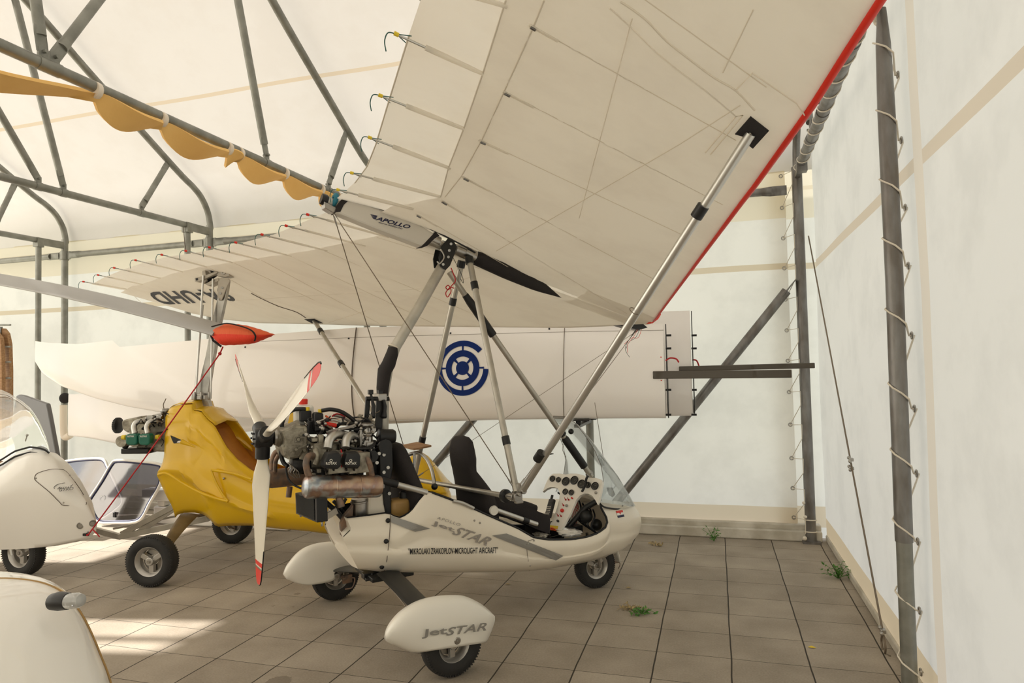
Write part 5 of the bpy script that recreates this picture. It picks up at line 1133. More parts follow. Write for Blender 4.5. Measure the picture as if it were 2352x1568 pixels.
# wing struts
sn0 = see_wing('n', 1724, 302)+V([0, 0, -.01]); ns = tub('wing_strut', sn0, CN+V([.03, -.02, .0]), .0225, 'alu')
for px in ((1613, 484), (1259, 1048)):
    t_ = (px[1]-302)/(1128-302); L_ = np.linalg.norm(CN-sn0)
    # choose the length fraction whose image height matches
    best = min(np.linspace(.02, .98, 300), key=lambda f: abs((lambda w: 784-FOC*((w-EYE) @ UP)/((w-EYE) @ FW))(T.M.T @ lerp(sn0, CN, f)+T.o)-px[1]))
    p = lerp(sn0, CN, best); d = (CN-sn0)/L_; b = MB(); b.tube([p-d*.032, p+d*.032], .029, 14)
    if px[1] > 900: b.bar(p+V([0, 0, 0]), p+V([.085, -.02, .01]), .03, .004)
    b.build('hook_loop_band', 'black', ns)
p = lerp(sn0, CN, .40); MB().torus(p, CN-sn0, .027, .002).build('cable_tie', 'cable', ns)
sf0 = see_wing('f', 722, 735)+V([0, 0, -.01]); nf_ = tub('wing_strut', sf0, CF, .0225, 'alud')
for f in (.09, .345): p = lerp(sf0, CF, f); d = (CF-sf0)/np.linalg.norm(CF-sf0); b = MB(); b.tube([p-d*.035, p+d*.035], .029, 14); b.build('hook_loop_band', 'black', nf_)
# rigging wires
tail = P(764, 486, 1, 0)
def wire(a, c, name='rigging_wire', r=.0035, m='cable'):
    o = MB().tube([a, c], r, 6).build(name, m, trike); d = (c-a)/np.linalg.norm(c-a)
    for e, s in ((a, 1), (c, -1)): MB().tube([e+s*d*.02, e+s*d*.09], .006, 6).build('wire_end', 'steel', o)
wire(tail, CN); wire(tail, CF)
nose = P(1475, 752, 1, 0); wire(nose, CF, r=.0018); wire(P(1462, 757, 1, 0), CN+V([.01, 0, .02]), r=.0022)
MB().tube(smooth_path([P(1300, 1005, 1, 0), P(1292, 1030, 1, 0), P(1300, 1050, 1, 0)]), .002, 5).build('loose_cord', 'cable', trike)
# red line dangling at the hang point
hp_ = [(1036, 615), (1042, 630), (1046, 645), (1038, 655), (1030, 665), (1024, 660), (1030, 655), (1036, 668), (1028, 682), (1024, 672), (1034, 660), (1043, 662)]
MB().tube(smooth_path([P(x, y, 1, -.07-.01*(k % 3)) for k, (x, y) in enumerate(hp_)], 5), .0035, 6).build('red_pull_line', 'redrope', trike)
MB().tube(smooth_path([P(x, y, 1, -.04) for x, y in ((1040, 590), (1050, 610), (1062, 635), (1064, 650), (1058, 640))], 5), .002, 5).build('loose_wire', 'black', trike)
# registration under the far wing (reads from the other side)
q00, q10, q01 = V([508, 660]), V([333, 669]), V([547, 690])
vs_, fs = text_faces('9A-UHD', bold=.035, space=1.05); b = MB()
cen = see_wing('f', 440, 680); pA, pB, pC = see_wing('f', 360, 672), see_wing('f', 520, 668), see_wing('f', 450, 700); nreg = np.cross(pB-pA, pC-pA); nreg /= np.linalg.norm(nreg)
b.add([(lambda w: see_wing('f', *w)+V([0, 0, -.006]))(q00+(q10-q00)*u+(q01-q00)*v) for u, v in vs_], fs); b.build('registration_lettering', 'ink', low, smooth=False, fix=False)

# ================================================================ glider wings stored along the back wall
W_ = WF.see
def wall_wing(name, lab, Y, top, bot, th, m='wwhite'):
    t = thing(name, lab, 'aircraft wing', Frame((top[-1][0] if False else 0, Y, 0), 0), 'spare wings stored along the back wall')
    xs = sorted(set([p[0] for p in top]+[p[0] for p in bot])); X0, X1 = max(top[0][0], bot[0][0]), min(top[-1][0], bot[-1][0])
    rows_ = []
    for x in np.linspace(X0, X1, 70):
        zt = np.interp(x, [p[0] for p in top], [p[1] for p in top]); zb = np.interp(x, [p[0] for p in bot], [p[1] for p in bot]); c = zt-zb; r_ = []
        tt = th*min(1, .35+c)*min(1, (x-X0)/.5+.12)
        for k in range(36):        # airfoil with its nose at the bottom
            a = 2*math.pi*k/36; s_ = .5-.5*math.cos(a); yt = 5*tt*(.2969*math.sqrt(s_)-.126*s_-.3516*s_**2+.2843*s_**3-.1015*s_**4)*(1 if a < math.pi else -1)
            r_.append(V([x, yt*1.0, zb+c*s_]))
        rows_.append(r_)
    b = MB(); b.grid(rows_, closev=True, capu=True); o = b.build('wing_skin', m, t, ang=50); return t, o
ww = lambda pts, Y: [tuple(W_(x, y, 1, Y)[[0, 2]]) for x, y in pts]
YA = 6.35
topA = ww(((81, 783), (110, 787), (180, 790), (272, 780), (273, 797), (480, 778), (820, 752), (1000, 747), (1300, 744), (1530, 743)), YA)
botA = ww(((80, 828), (86, 845), (104, 862), (140, 886), (175, 899), (220, 915), (300, 935), (400, 952), (480, 958), (640, 964), (820, 966), (1060, 965), (1300, 962), (1530, 960)), YA)
wa, wao = wall_wing('glider_wing', 'long white wing with a blue ring emblem hanging along the back wall', YA, topA, botA, .13)
YBk = 6.72
topB = ww(((155, 905), (200, 905), (300, 912), (640, 850), (1000, 740), (1300, 722), (1587, 713)), YBk)
botB = ww(((157, 1000), (200, 1005), (285, 1022), (300, 1015), (640, 985), (1000, 968), (1300, 960), (1592, 954)), YBk)
wb_, wbo = wall_wing('glider_wing', 'second white wing behind the ringed one, its bare root end showing at right', YBk, topB, botB, .10)
def wall_loc(Y): return lambda x, y, dy=0: W_(x, y, 1, Y+dy)-V([0, Y, 0])
LA, LB = wall_loc(YA), wall_loc(YBk)
# root ribs, pins and control leads
for LL, par, x0, y0, y1, dy in ((LA, wa, 1529, 744, 960, 0), (LB, wb_, 1588, 714, 954, 0)):
    p, q = LL(x0, y0), LL(x0, y1); b = MB(); n = []
    c = p[2]-q[2]
    for k in range(36):
        a = 2*math.pi*k/36; s_ = .5-.5*math.cos(a); yt = 5*.125*(.2969*math.sqrt(s_)-.126*s_-.3516*s_**2+.2843*s_**3-.1015*s_**4)*(1 if a < math.pi else -1); n.append(V([p[0]-.004, yt, q[2]+c*s_]))
    b.prism(n, (.008, 0, 0)); rib = b.build('root_rib', 'blackm', par, smooth=False)
    for yy in (770, 800, 895, 952):
        MB().cyl(LL(x0, yy, -.03), LL(x0, yy, -.03)+V([.05, 0, 0]), .010, n=8).build('root_pin', 'black', rib)
    b = MB(); b.tube(smooth_path([LL(x0, 828, -.05), LL(x0+10, 822, -.05), LL(x0+24, 824, -.05), LL(x0+30, 832, -.05)] if par is wa else [LL(x0+2, 826), LL(x0+12, 828), LL(x0+18, 842)]), .007, 8); b.build('control_lead', 'redrope', rib)
# spars
b = MB(); a, c = LA(1500, 861, -.05), LA(1818, 858, -.05); b.bar(a, c, .05, .07); b.build('spar', mat('resin_spar', (.06, .045, .028), .35, coat=.4), wa, bevel=.006)
b = MB(); a, c = LB(1560, 847, -.05), LB(1871, 839, -.05); b.bar(a, c, .05, .05); b.build('spar', bpy.data.materials['resin_spar'], wb_, bevel=.006)
# blue ring emblem, cut by the skin fold at its right
cc = LA(1067, 845); emb = MB()
def y_skin(z):
    c = 0.95; return -.085
Rm = abs(LA(1067, 782)[2]-LA(1067, 908)[2])/2
def ringseg(r0, r1, a0, a1, n=48):
    pts = []
    for k in range(n+1):
        a = lerp(a0, a1, k/n); pts.append((cc+Rm*V([r0*math.cos(a), 0, r0*math.sin(a)]), cc+Rm*V([r1*math.cos(a), 0, r1*math.sin(a)])))
    vs_ = [p for q in pts for p in q]; emb.add(vs_, [(2*i, 2*i+1, 2*i+3, 2*i+2) for i in range(n)])
xcut = LA(1113, 845)[0]-cc[0]
ac = math.acos(min(1, xcut/Rm/.9)); ringseg(.80, 1.0, math.radians(42), math.radians(357)); ringseg(.0, .25, 0, 2*math.pi); ringseg(.42, .65, 0, 2*math.pi)
for k in range(4):
    a = math.pi/4+k*math.pi/2; ringseg(.2, .45, a-.12/1, a+.12/1, 3)
    a = k*math.pi/2; ringseg(.62, .82, a-.045, a+.045, 3)
emb.v = [(x, y-.075-.015, z) for x, y, z in emb.v]
eo = emb.build('ring_emblem', 'blue', wao, smooth=False, fix=False)
# shrink-wrap the emblem on the curved skin
skin = np.array([v.co[:] for v in wao.data.vertices]); sk = skin[skin[:, 1] < 0]
def y_at(x, z):
    d = (sk[:, 0]-x)**2*.2+(sk[:, 2]-z)**2; i = np.argsort(d)[:6]; return float(np.average(sk[i, 1], weights=1/(d[i]+1e-5)))
for v in eo.data.vertices: v.co.y = y_at(v.co.x, v.co.z)-.006
for x, y0, y1, m_ in ((1297, 752, 961, 'cable'), ):
    b = MB(); b.tube([V([LA(x, y)[0], y_at(LA(x, y)[0], LA(x, y)[2])-.004, LA(x, y)[2]]) for y in np.linspace(y0, y1, 14)], .003, 6); b.build('skin_joint', m_, wao)
zs_ = [LA(820, y) for y in np.linspace(752, 966, 16)]; b = MB(); b.tube([V([p[0]-.02*math.sin(3*k/15), y_at(p[0], p[2])-.012, p[2]]) for k, p in enumerate(zs_)], .006, 8)
o = b.build('sling_rope', 'rope', None); o.location = (0, YA, 0); tag(o, 'dark rope slung round the ringed wing left of the mast sleeve', 'rope')
b = MB()
pl_ = [LA(x, y) for x, y in ((480, 789), (820, 775), (1100, 767), (1300, 762), (1525, 758))]; b.tube([V([p[0], y_at(p[0], p[2])-.002, p[2]]) for p in smooth_path(pl_, 8)], .0018, 5); b.build('aileron_gap', 'cable', wao)
for x, y in ((566, 797), (803, 777), (1036, 765), (1262, 755)): c = LA(x, y); MB().ball(V([c[0], y_at(c[0], c[2]), c[2]]), .010).build('drain_hole', 'black', wao)
for x, y in ((1129, 829), (1519, 820), (1520, 873)): c = LA(x, y); MB().ball(V([c[0], y_at(c[0], c[2]), c[2]]), .006).build('marker_dot', 'red', wao)
# arms on the truss posts that carry the wings
for x, lb in ((-6.0, 'steel arm behind the yellow autogyro carrying the stored wings'), (-3.62, 'steel arm behind the trike engine carrying the stored wings'), (-1.27, 'steel arm on the post behind the windshield carrying the ringed wing')):
    xx = max(x, botA[0][0]+.25); zb = float(np.interp(xx, [p[0] for p in botA], [p[1] for p in botA])); zb2 = float(np.interp(xx, [p[0] for p in botB], [p[1] for p in botB]))
    t = thing('wing_arm', lb, 'bracket', Frame((x, YB-.1, 0), 0), 'arms carrying the stored wings')
    zz_ = min(zb, zb2)-.045; b = MB(); b.bar((0, -.04, zz_), (0, YA-YB+.02, zz_), .06, .03); b.build('arm', 'blackm', t, bevel=.003)
    for yy, zt_ in ((YA-YB+.1, zb), (YBk-YB+.1, zb2)):
        b = MB(); b.bar((0, yy, zz_+.01), (0, yy, zt_-.012), .05, .03, (0, 1, 0)); b.box((0, yy, zt_-.012), (.22, .08, .012)); b.build('cradle', 'blackm', t, bevel=.003)
# foam wrapped exhaust hose hanging by the left post
b = MB(); q = lambda x, y: W_(x, y, 1, 6.83); b.tube(smooth_path([q(146, 930), q(146, 950), q(146, 975), q(148, 1000), q(154, 1003), q(162, 998)]), .045, 16)
t = tag(b.build('foam_wrapped_pipe', 'tape'), 'pale foam-wrapped pipe hanging beside the left post under the wing tip', 'pipe')
b = MB(); b.ball(q(149, 914), .065, sc=1.1); tag(b.build('dark_hose_coil', 'blackf'), 'dark round coil on top of the foam-wrapped pipe', 'hose')

# ================================================================ yellow autogyro
G = Frame((-4.589, 5.12, 0), 13); gyro = thing('yellow_autogyro', 'yellow open-cockpit autogyro with bare engine and no rotor, behind the propeller', 'autogyro', G)
g_ = lambda x, y, yv=0.: G.see(x, y, 1, yv)
Z7 = lambda X, Y: (240+X/3.1365, 860+Y/3.1365)
z7 = lambda L: [Z7(*q) for q in L]
wy = lambda u: .33*(min(1, .62+u*1.5))*(1 if u < .7 else math.sqrt(max(0, 1-((u-.7)/.3)**2)))
rimY = z7(((470, 248), (500, 226), (560, 217), (638, 213), (640, 262), (698, 266), (722, 300), (750, 332), (790, 360), (830, 430), (880, 520), (960, 612), (1060, 690), (1180, 735), (1320, 765))) + [(700, 1112), (800, 1118), (900, 1115), (975, 1120), (1030, 1122)]
botY = z7(((510, 1028), (530, 1005), (570, 995), (650, 992), (715, 1005), (760, 1040), (800, 1085), (822, 1094), (900, 1086), (1060, 1085))) + [(630, 1212), (700, 1218), (780, 1228), (900, 1232), (980, 1215), (1020, 1180)]
leftY = z7(((470, 248), (442, 296), (436, 420), (432, 580), (415, 660), (386, 722), (400, 770), (440, 860), (490, 950), (510, 1028)))
rightY = [(1030, 1122), (1036, 1140), (1034, 1160), (1020, 1180)]
vpy = lambda v: (.72+.28*math.sin(math.pi*min(1, v*1.1))) if v < .6 else .45+.53*math.sqrt(max(0, 1-((v-.6)/.42)**2))
rowsY = pod_patch(rimY, botY, leftY, rightY, 80, 26, wy, vpy, G)
# creases in the side: the swept shoulder lines
def crease(r_, i):
    out_ = []
    for j, p in enumerate(r_):
        u, v = i/79, j/25; d = 0
        d += .030*math.exp(-((v-(.56+.5*u))/.05)**2)*(1 if u < .40 else 0)
        d -= .020*math.exp(-((v-(.20+.05*u))/.03)**2)*(1 if u < .25 else 0)
        out_.append(V([p[0], p[1]-d, p[2]]))
    return out_
rowsY = [crease(r_, i) for i, r_ in enumerate(rowsY)]
b = MB(); b.grid(rowsY); b.grid([mir(r_) for r_ in rowsY]); b.grid([[r_[-1], V([r_[-1][0], 0, r_[-1][2]-.01]), V([r_[-1][0], -r_[-1][1], r_[-1][2]])] for r_ in rowsY[28:]])
body = b.build('body_shell', 'yellow', gyro, solid=.006, ang=45)
# deck between the sides behind the seat, and the rear bulkhead
b = MB(); b.grid([[V([r_[0][0], y_*abs(r_[0][1]), r_[0][2]+.01+.03*(1-abs(y_))]) for y_ in np.linspace(-1, 1, 9)] for r_ in rowsY[:16]]); b.build('rear_deck', 'yellow', gyro, solid=.004)
ib = [g_(x, y, .28) for x, y in ((476, 938), (505, 938), (535, 960), (560, 1000), (592, 1045), (594, 1066), (580, 1080), (545, 1070), (510, 1020), (482, 975))]
b = MB(); b.prism(ib, (0, .04, 0)); b.build('seat_shell', 'orangein', gyro, smooth=False, bevel=.01)
ib = [g_(x, y, .0) for x, y in ((484, 968), (500, 985), (520, 1022), (548, 1056), (580, 1084), (600, 1110), (480, 1110))]
b = MB(); b.prism(ib, (0, .27, 0)); b.build('seat_shell', 'orangein', gyro, smooth=False, bevel=.01)
b = MB(); b.grid([[r_[k]*V([1, s_, 1]) for k, s_ in ((0, .96), (4, .96))] + [V([r_[6][0], 0, r_[6][2]])] + [r_[4]*V([1, -.96, 1]), r_[0]*V([1, -.96, 1])] for r_ in rowsY[30:]]); b.build('cabin_floor', 'orangein', gyro)
# air scoops and the side recess
b = MB(); b.prism([g_(*Z7(*q), -.315) for q in ((480, 438), (555, 470), (558, 492), (504, 495), (492, 470))], (0, -.012, 0)); b.build('air_scoop', 'black', gyro, smooth=False)
b = MB(); b.prism([g_(*Z7(*q), -.328) for q in ((522, 490), (530, 478), (556, 474), (556, 490))], (0, -.004, 0)); b.build('scoop_light', 'white', gyro, smooth=False)
b = MB(); A_, B_, C_, D_ = [g_(*Z7(*q), -.315) for q in ((556, 470), (656, 525), (650, 520), (556, 494))]; b.tube([lerp(A_, D_, .5), lerp(B_, C_, .5)], [.022, .004], 14); b.build('scoop_blister', 'yellow', gyro)
# side recess drawn as three raised lips
rec = [g_(*Z7(*q), -.345) for q in ((768, 688), (820, 695), (940, 715), (1060, 755))]; b = MB(); b.tube(smooth_path(rec), .012, 8); b.tube(smooth_path([g_(*Z7(*q), -.35) for q in ((768, 688), (800, 770), (850, 860), (890, 912))]), .011, 8); b.tube(smooth_path([g_(*Z7(*q), -.35) for q in ((890, 912), (800, 890), (680, 845), (560, 780), (450, 712), (386, 722))]), .014, 8); b.build('moulded_lip', 'yellow', gyro)
MB().ball(g_(*Z7(860, 748), -.342), .010).build('rivet', 'steel', gyro)
b = MB(); b.prism([g_(x, y, -.02) for x, y in ((925, 1088), (932, 1050), (958, 1037), (975, 1040), (1000, 1068), (1020, 1095), (1034, 1122), (925, 1122))], (0, .04, 0))
b = MB(); rows_ = []
for k in range(9):
    f = k/8; x_, yt, yb2 = lerp(928, 1034, f), float(np.interp(lerp(928, 1034, f), [928, 958, 975, 1000, 1034], [1060, 1037, 1040, 1070, 1120])), 1122; a = g_(x_, yt, 0); c = g_(x_, yb2, 0); rows_.append([V([a[0], .22*math.cos(w), c[2]+max(.01, a[2]-c[2])*math.sin(w)]) for w in np.linspace(0, math.pi, 13)])
b = MB(); b.grid(rows_); b.build('nose_cowl', 'yellow', gyro, solid=.006)
b = MB(); b.prism([g_(x, y, .1) for x, y in ((657, 985), (668, 938), (677, 942), (681, 990), (704, 1118), (668, 1118), (662, 1020))], (0, .03, 0)); b.build('windscreen_cowl', 'yellow', gyro, smooth=False, bevel=.01)
# red fin tab
b = MB(); b.prism([g_(x, y, .05) for x, y in ((413, 925), (444, 927), (444, 933), (425, 931))], (0, .03, 0)); b.build('red_tab', 'redrope', gyro, smooth=False)
# mast, head and control rods
b = MB()
def beam(p, q, w, t_, yv=0., **k): b.bar(g_(*p, yv), g_(*q, yv), t_, w, (0, 1, 0))
q_ = [((455, 945), (489, 948)), ((449, 908), (480, 910)), ((452, 895), (481, 900)), ((462, 870), (485, 872)), ((474, 820), (493, 822)), ((489, 740), (508, 742)), ((507, 665), (524, 668)), ((510, 640), (527, 645))]
rows_ = []
for l_, r_ in q_:
    a, c = g_(*l_, -.0), g_(*r_, -.0); rows_.append([V([a[0], -.025, a[2]]), V([c[0], -.025, c[2]]), V([c[0], .025, c[2]]), V([a[0], .025, a[2]])])
b.grid(rows_, closev=True, capu=True); gm = b.build('mast', 'steel', gyro, smooth=False, bevel=.004)
for k, (a, c, m_) in enumerate((((449, 918), (467, 632), 'alu'), ((484, 915), (489, 640), 'alu'), ((446, 922), (466, 700), 'steel'))):
    yv = (-.07, -.06, .07)[k]; MB().tube([g_(*a, yv), g_(*c, yv)], .009, 10).build('control_rod', m_, gyro)
b = MB(); b.box(g_(463, 912, -.02), (.13, .12, .04)); b.box(g_(463, 905, .0), (.10, .16, .02))
for x in (447, 462, 480): b.cyl(g_(x, 918, -.09), g_(x, 900, -.09), .010, n=8)
b.build('mast_clamp', 'steel', gyro, bevel=.004)
Z8 = lambda X, Y: (160+X/3.92, 440+Y/3.92)
def hd(px, y0, y1, name, m, bev=.005): b = MB(); b.prism([g_(*Z8(*q), y0) for q in px], (0, y1-y0, 0)); return b.build(name, m, gyro, smooth=False, bevel=bev)
hd(((1335, 790), (1350, 775), (1430, 785), (1445, 800), (1415, 860), (1370, 975), (1345, 980), (1328, 960)), -.045, -.030, 'head_side_plate', 'pap')
hd(((1120, 775), (1195, 760), (1320, 715), (1335, 730), (1230, 780), (1150, 815), (1125, 808)), -.06, .0, 'roll_torque_bar', 'pap')
hd(((1132, 780), (1152, 776), (1154, 796), (1135, 800)), -.064, -.058, 'bar_socket', 'black', .001)
hd(((1320, 695), (1400, 680), (1435, 700), (1438, 760), (1400, 770), (1330, 762)), -.05, .05, 'rotor_head_block', 'pap')
hd(((1215, 830), (1290, 790), (1340, 775), (1345, 800), (1290, 830), (1250, 850)), -.05, .05, 'rotor_head_fork', 'pap')
hd(((1240, 690), (1285, 662), (1305, 700), (1265, 720)), -.03, .03, 'prerotator_motor', 'black')
hd(((1190, 715), (1220, 705), (1235, 800), (1205, 830), (1190, 780)), -.04, .04, 'prerotator_bracket', 'pap')
b = MB(); p, q2_ = g_(*Z8(1240, 790)), g_(*Z8(1310, 735)); b.tube([p, q2_], .03, 14); b.tube([g_(*Z8(1210, 760)), g_(*Z8(1245, 825))], .02, 10); b.build('prerotator_drive', 'black', gyro)
b = MB(); b.lathe([(.02, 0), (.02, .05), (.026, .055), (.026, .065), (.02, .07), (.02, .085)], g_(*Z8(1348, 690)), (-.15, 0, 1), 18); b.build('teeter_bolt', 'pap', gyro)
b = MB(); b.torus(g_(*Z8(1385, 725), -.052), (0, 1, 0), .016, .006, 18, 6); b.build('head_boss', 'steel', gyro)
for x, y in ((1372, 865), (1357, 915), (1340, 965)): MB().cyl(g_(*Z8(x, y), -.045), g_(*Z8(x, y), -.055), .009, n=8).build('bolt', 'steel', gyro)
# engine at the back
ge = lambda X, Y, yv=0.: g_(*Z7(X, Y), yv)
b = MB(); b.prism([ge(*q, -.1) for q in ((200, 330), (300, 300), (440, 270), (445, 560), (250, 550), (180, 480), (170, 400))], (0, .22, 0)); en = b.build('engine_block', 'cast', gyro, smooth=False, bevel=.02)
b = MB(); b.prism([ge(*q, -.08) for q in ((120, 335), (150, 322), (265, 298), (268, 330), (230, 420), (160, 418), (125, 395))], (0, .16, 0)); b.build('gearbox', 'cast', gyro, smooth=False, bevel=.015)
b = MB(); b.lathe([(.05, 0), (.068, .004), (.068, .028), (.05, .032)], ge(85, 366), (1, 0, 0), 30)
for k in range(24): a = k*math.pi/12; b.box(ge(85, 366)+V([.016, .068*math.cos(a), .068*math.sin(a)]), (.026, .01, .01))
b.build('propeller_flange', 'blackm', gyro)
for X0 in (150, 243):
    b = MB(); b.prism([ge(X0+a, 430+c, -.30) for a, c in ((5, 0), (75, -4), (84, 12), (82, 70), (62, 80), (10, 78), (0, 60), (-2, 15))], (0, .07, 0)); rv = b.build('rocker_cover', 'green', gyro, smooth=False, bevel=.012)
    vs_, fs = text_faces('ROTAX', bold=.02); b = MB(); b.add([ge(X0+15+48*u, 452-13*v-1*u, -.3025) for u, v in vs_], fs); b.build('lettering', 'fair', rv, smooth=False, fix=False)
    b = MB(); a = ge(X0+40, 470, -.1); b.cyl(a, V([a[0], -.24, a[2]]), .05, n=20); b.build('cylinder', 'cast', gyro)
    b = MB(); b.tube(smooth_path([ge(X0+70, 425, -.22), ge(X0+62, 375, -.2), ge(X0+85, 342, -.18), ge(X0+130, 338, -.14), ge(X0+165, 350, -.1)]), .024, 14); b.build('intake_pipe', 'alu', gyro)
b = MB(); b.lathe([(.02, 0), (.022, .03), (.016, .035)], ge(128, 452, -.25), (1, 0, 0), 12); b.lathe([(.02, 0), (.022, .03)], ge(372, 450, -.22), (1, 0, 0), 12); b.build('yellow_plug', 'yel2', gyro)
b = MB(); b.box(ge(250, 545, -.1), (.26, .14, .05)); b.ball(ge(150, 510, -.15), .03); b.build('oil_sump', 'blackm', gyro, bevel=.01)
b = MB(); b.lathe([(.04, 0), (.045, .02), (.03, .04)], ge(440, 275, -.1), (0, 0, 1), 18); b.box(ge(345, 320, -.12), (.07, .05, .07)); b.box(ge(400, 300, -.12), (.05, .05, .05)); b.build('carburettor', 'steel', gyro, bevel=.004)
rnd = random.Random(9)
for k in range(13):
    x, y = rnd.uniform(200, 420), rnd.uniform(270, 520); pts = [(x, y)]
    for j in range(3): x += rnd.uniform(-20, 45); y += rnd.uniform(-35, 35); pts.append((x, y))
    MB().tube(smooth_path([ge(*q, rnd.uniform(-.21, -.13)) for q in pts], 6), rnd.choice((.004, .006, .008)), 6).build('engine_wire', rnd.choice(('black', 'blackm', 'steel', 'black')), en)
for k in range(16): MB().ball(ge(rnd.uniform(180, 430), rnd.uniform(300, 540), rnd.uniform(-.17, -.12)), rnd.uniform(.008, .016), 6).build('bolt', 'steel', en)
b = MB(); b.tube(smooth_path([ge(428, 245, -.1), ge(424, 215, -.1), ge(440, 180, -.1), ge(443, 172, -.1)]), .004, 6); b.build('upright_lead', 'cable', gyro)
# keel frame to the rear
b = MB()
for p, q2_, w in (((212, 1215), (275, 1232), .035), ((275, 1232), (480, 1190), .05), ((280, 1226), (404, 1160), .035), ((318, 1222), (400, 1168), .012)): b.bar(g_(*p), g_(*q2_), .05, w, (0, 1, 0)); 
b.bar(g_(260, 1214, .2), g_(404, 1185, .2), .02, .014, (0, 1, 0)); b.build('keel_frame', 'alud', gyro, smooth=False, bevel=.003)
# undercarriage


pN = G.see(350, 1345, 2, 0); pF = G.see(535, 1246, 2, 0)
wheel(gyro, (pN[0], pN[1], .205), (.03, 1, 0), .205, .13, .115, 3, True, 'main_wheel'); wheel(gyro, (pF[0], pF[1], .20), (.03, 1, 0), .20, .12, .108, 3, True, 'main_wheel')
def gleg(pa, ya, pb, yb2, w):
    b = MB(); A1, A2 = g_(*pa[0], ya), g_(*pa[1], ya); B1_, B2_ = g_(*pb[0], yb2), g_(*pb[1], yb2); rows_ = []
    for t_ in np.linspace(0, 1, 10):
        L_, R_ = lerp(A1, B1_, t_), lerp(A2, B2_, t_); s_ = V([0, 0, .012*math.sin(math.pi*t_)]); m0 = (L_+R_)/2+s_; h = (R_-L_)/2; rows_.append([m0+h*math.cos(a)+V([0, 0, w*math.sin(a)]) for a in np.linspace(0, 2*math.pi, 13)[:-1]])
    b.grid(rows_, closev=True, capu=True); return b
M['lam'] = mat('bare_laminate', (.17, .12, .06), .5, var=.3, vscale=8)
lg = gleg(((415, 1180), (458, 1182)), -.1, ((377, 1240), (397, 1250)), -.60, .012).build('leg', 'lam', gyro); lg['label'] = 'bare laminate leg with red end'
gleg(((378, 1239), (398, 1248)), -.585, ((372, 1247), (390, 1257)), -.62, .014).build('leg_end', 'red', lg)
gleg(((440, 1185), (480, 1180)), .1, ((520, 1205), (540, 1215)), .60, .012).build('leg', 'lam', gyro)
b = MB(); nx = g_(960, 1250); b.tube([V([1.75, 0, .17]), V([1.72, 0, .45])], .02, 10); b.build('nose_fork', 'steel', gyro); wheel(gyro, (1.75, 0, .17), (0, 1, 0), .17, .1, .09, 3, False, 'nose_wheel')

# ================================================================ white enclosed autogyro at the left edge
H_ = Frame((-5.77, 4.42, 0), 6); h_ = lambda x, y, yv=0.: H_.see(x, y, 1, yv)
wg = thing('white_autogyro', 'glossy white enclosed autogyro with clear canopy, its nose pointing right, at the left edge', 'autogyro', H_)
topW = [(-330, 1105), (-120, 1085), (0, 1064), (34, 1042), (69, 1031), (100, 1035), (130, 1056), (165, 1096), (200, 1145), (215, 1184), (222, 1200)]
botW = [(-330, 1230), (-120, 1258), (0, 1262), (60, 1260), (115, 1253), (170, 1241), (203, 1231), (221, 1214)]
wW = lambda u: .33*min(1, .7+u)*(1 if u < .12 else max(0, 1-((u-.12)/.88)**1.35)**.95)
vW = lambda v: math.sqrt(max(0, 1-(1-v/.45)**2)) if v < .45 else (1-.35*((v-.45)/.55)**2)
rowsW = pod_patch(topW, botW, [(-330, 1105), (-330, 1230)], [(222, 1200), (223, 1207), (221, 1214)], 70, 24, wW, vW, H_)
b = MB(); fullW = [list(r_) + [V([r_[-1][0], 0, r_[-1][2]-.02])] + list(reversed(mir(r_))) for r_ in rowsW]; b.grid(fullW); b.add(fullW[0], [tuple(range(len(fullW[0])))])
wbody = b.build('fuselage', 'gwhite', wg, ang=60)
fw_ = np.array([p for r_ in rowsW for p in r_])
def on_w(x, y, off=.004):
    yv = -.3
    for _ in range(8):
        p = h_(x, y, yv); d = (fw_[:, 0]-p[0])**2+(fw_[:, 2]-p[2])**2; i = np.argsort(d)[:9]; A_ = np.stack([np.ones(9), fw_[i, 0]-p[0], fw_[i, 2]-p[2]], 1); yv = float(np.linalg.lstsq(A_, fw_[i, 1], rcond=None)[0][0])
    return h_(x, y, yv-off)
Z3 = lambda X, Y: (X/2.915, 1030+Y/2.915)
b = MB(); b.tube(smooth_path([on_w(*Z3(*q), .003) for q in ((232, 190), (250, 165), (330, 140), (400, 138), (440, 150), (500, 220), (560, 310), (578, 360), (560, 378), (430, 380), (400, 360), (330, 290), (240, 215), (232, 190))], 4), .0025, 5); b.build('access_panel_joint', 'rope', wbody)
for q in ((240, 198), (467, 178), (562, 344), (425, 361)): MB().ball(on_w(*Z3(*q), .001), .007).build('screw', 'steel', wbody)
for s_, q, k in (('AUTO', ((382, 272), (478, 262), (385, 250)), 0), ('GYRO', ((392, 287), (490, 276), (396, 266)), 1)):
    a, bx, cp = [np.array(Z3(*p)) for p in q]; vs_, fs = text_faces(s_, bold=.0, shear=.1); b = MB(); b.add([quad(on_w(*a, .012), on_w(*bx, .012), on_w(*cp, .012), on_w(*(bx+cp-a), .012))(u, v) for u, v in vs_], fs); b.build('lettering', 'ink', wbody, smooth=False, fix=False)
b = MB(); b.tube(smooth_path([on_w(*Z3(*q), .006) for q in ((365, 268), (362, 258), (385, 240), (430, 230), (480, 230), (486, 240), (470, 252))], 4), .0022, 5); b.build('logo_arc', 'ink', wbody)
for q in ((537, 515), (621, 500)):
    c = on_w(*Z3(*q), .0); b = MB(); b.torus(c, (.55, -1, 0), .024, .005, 22, 6); b.lathe([(.022, -.002), (.018, .008)], c, (.55, -1, 0), 18); b.build('nose_light', 'steel', wbody)
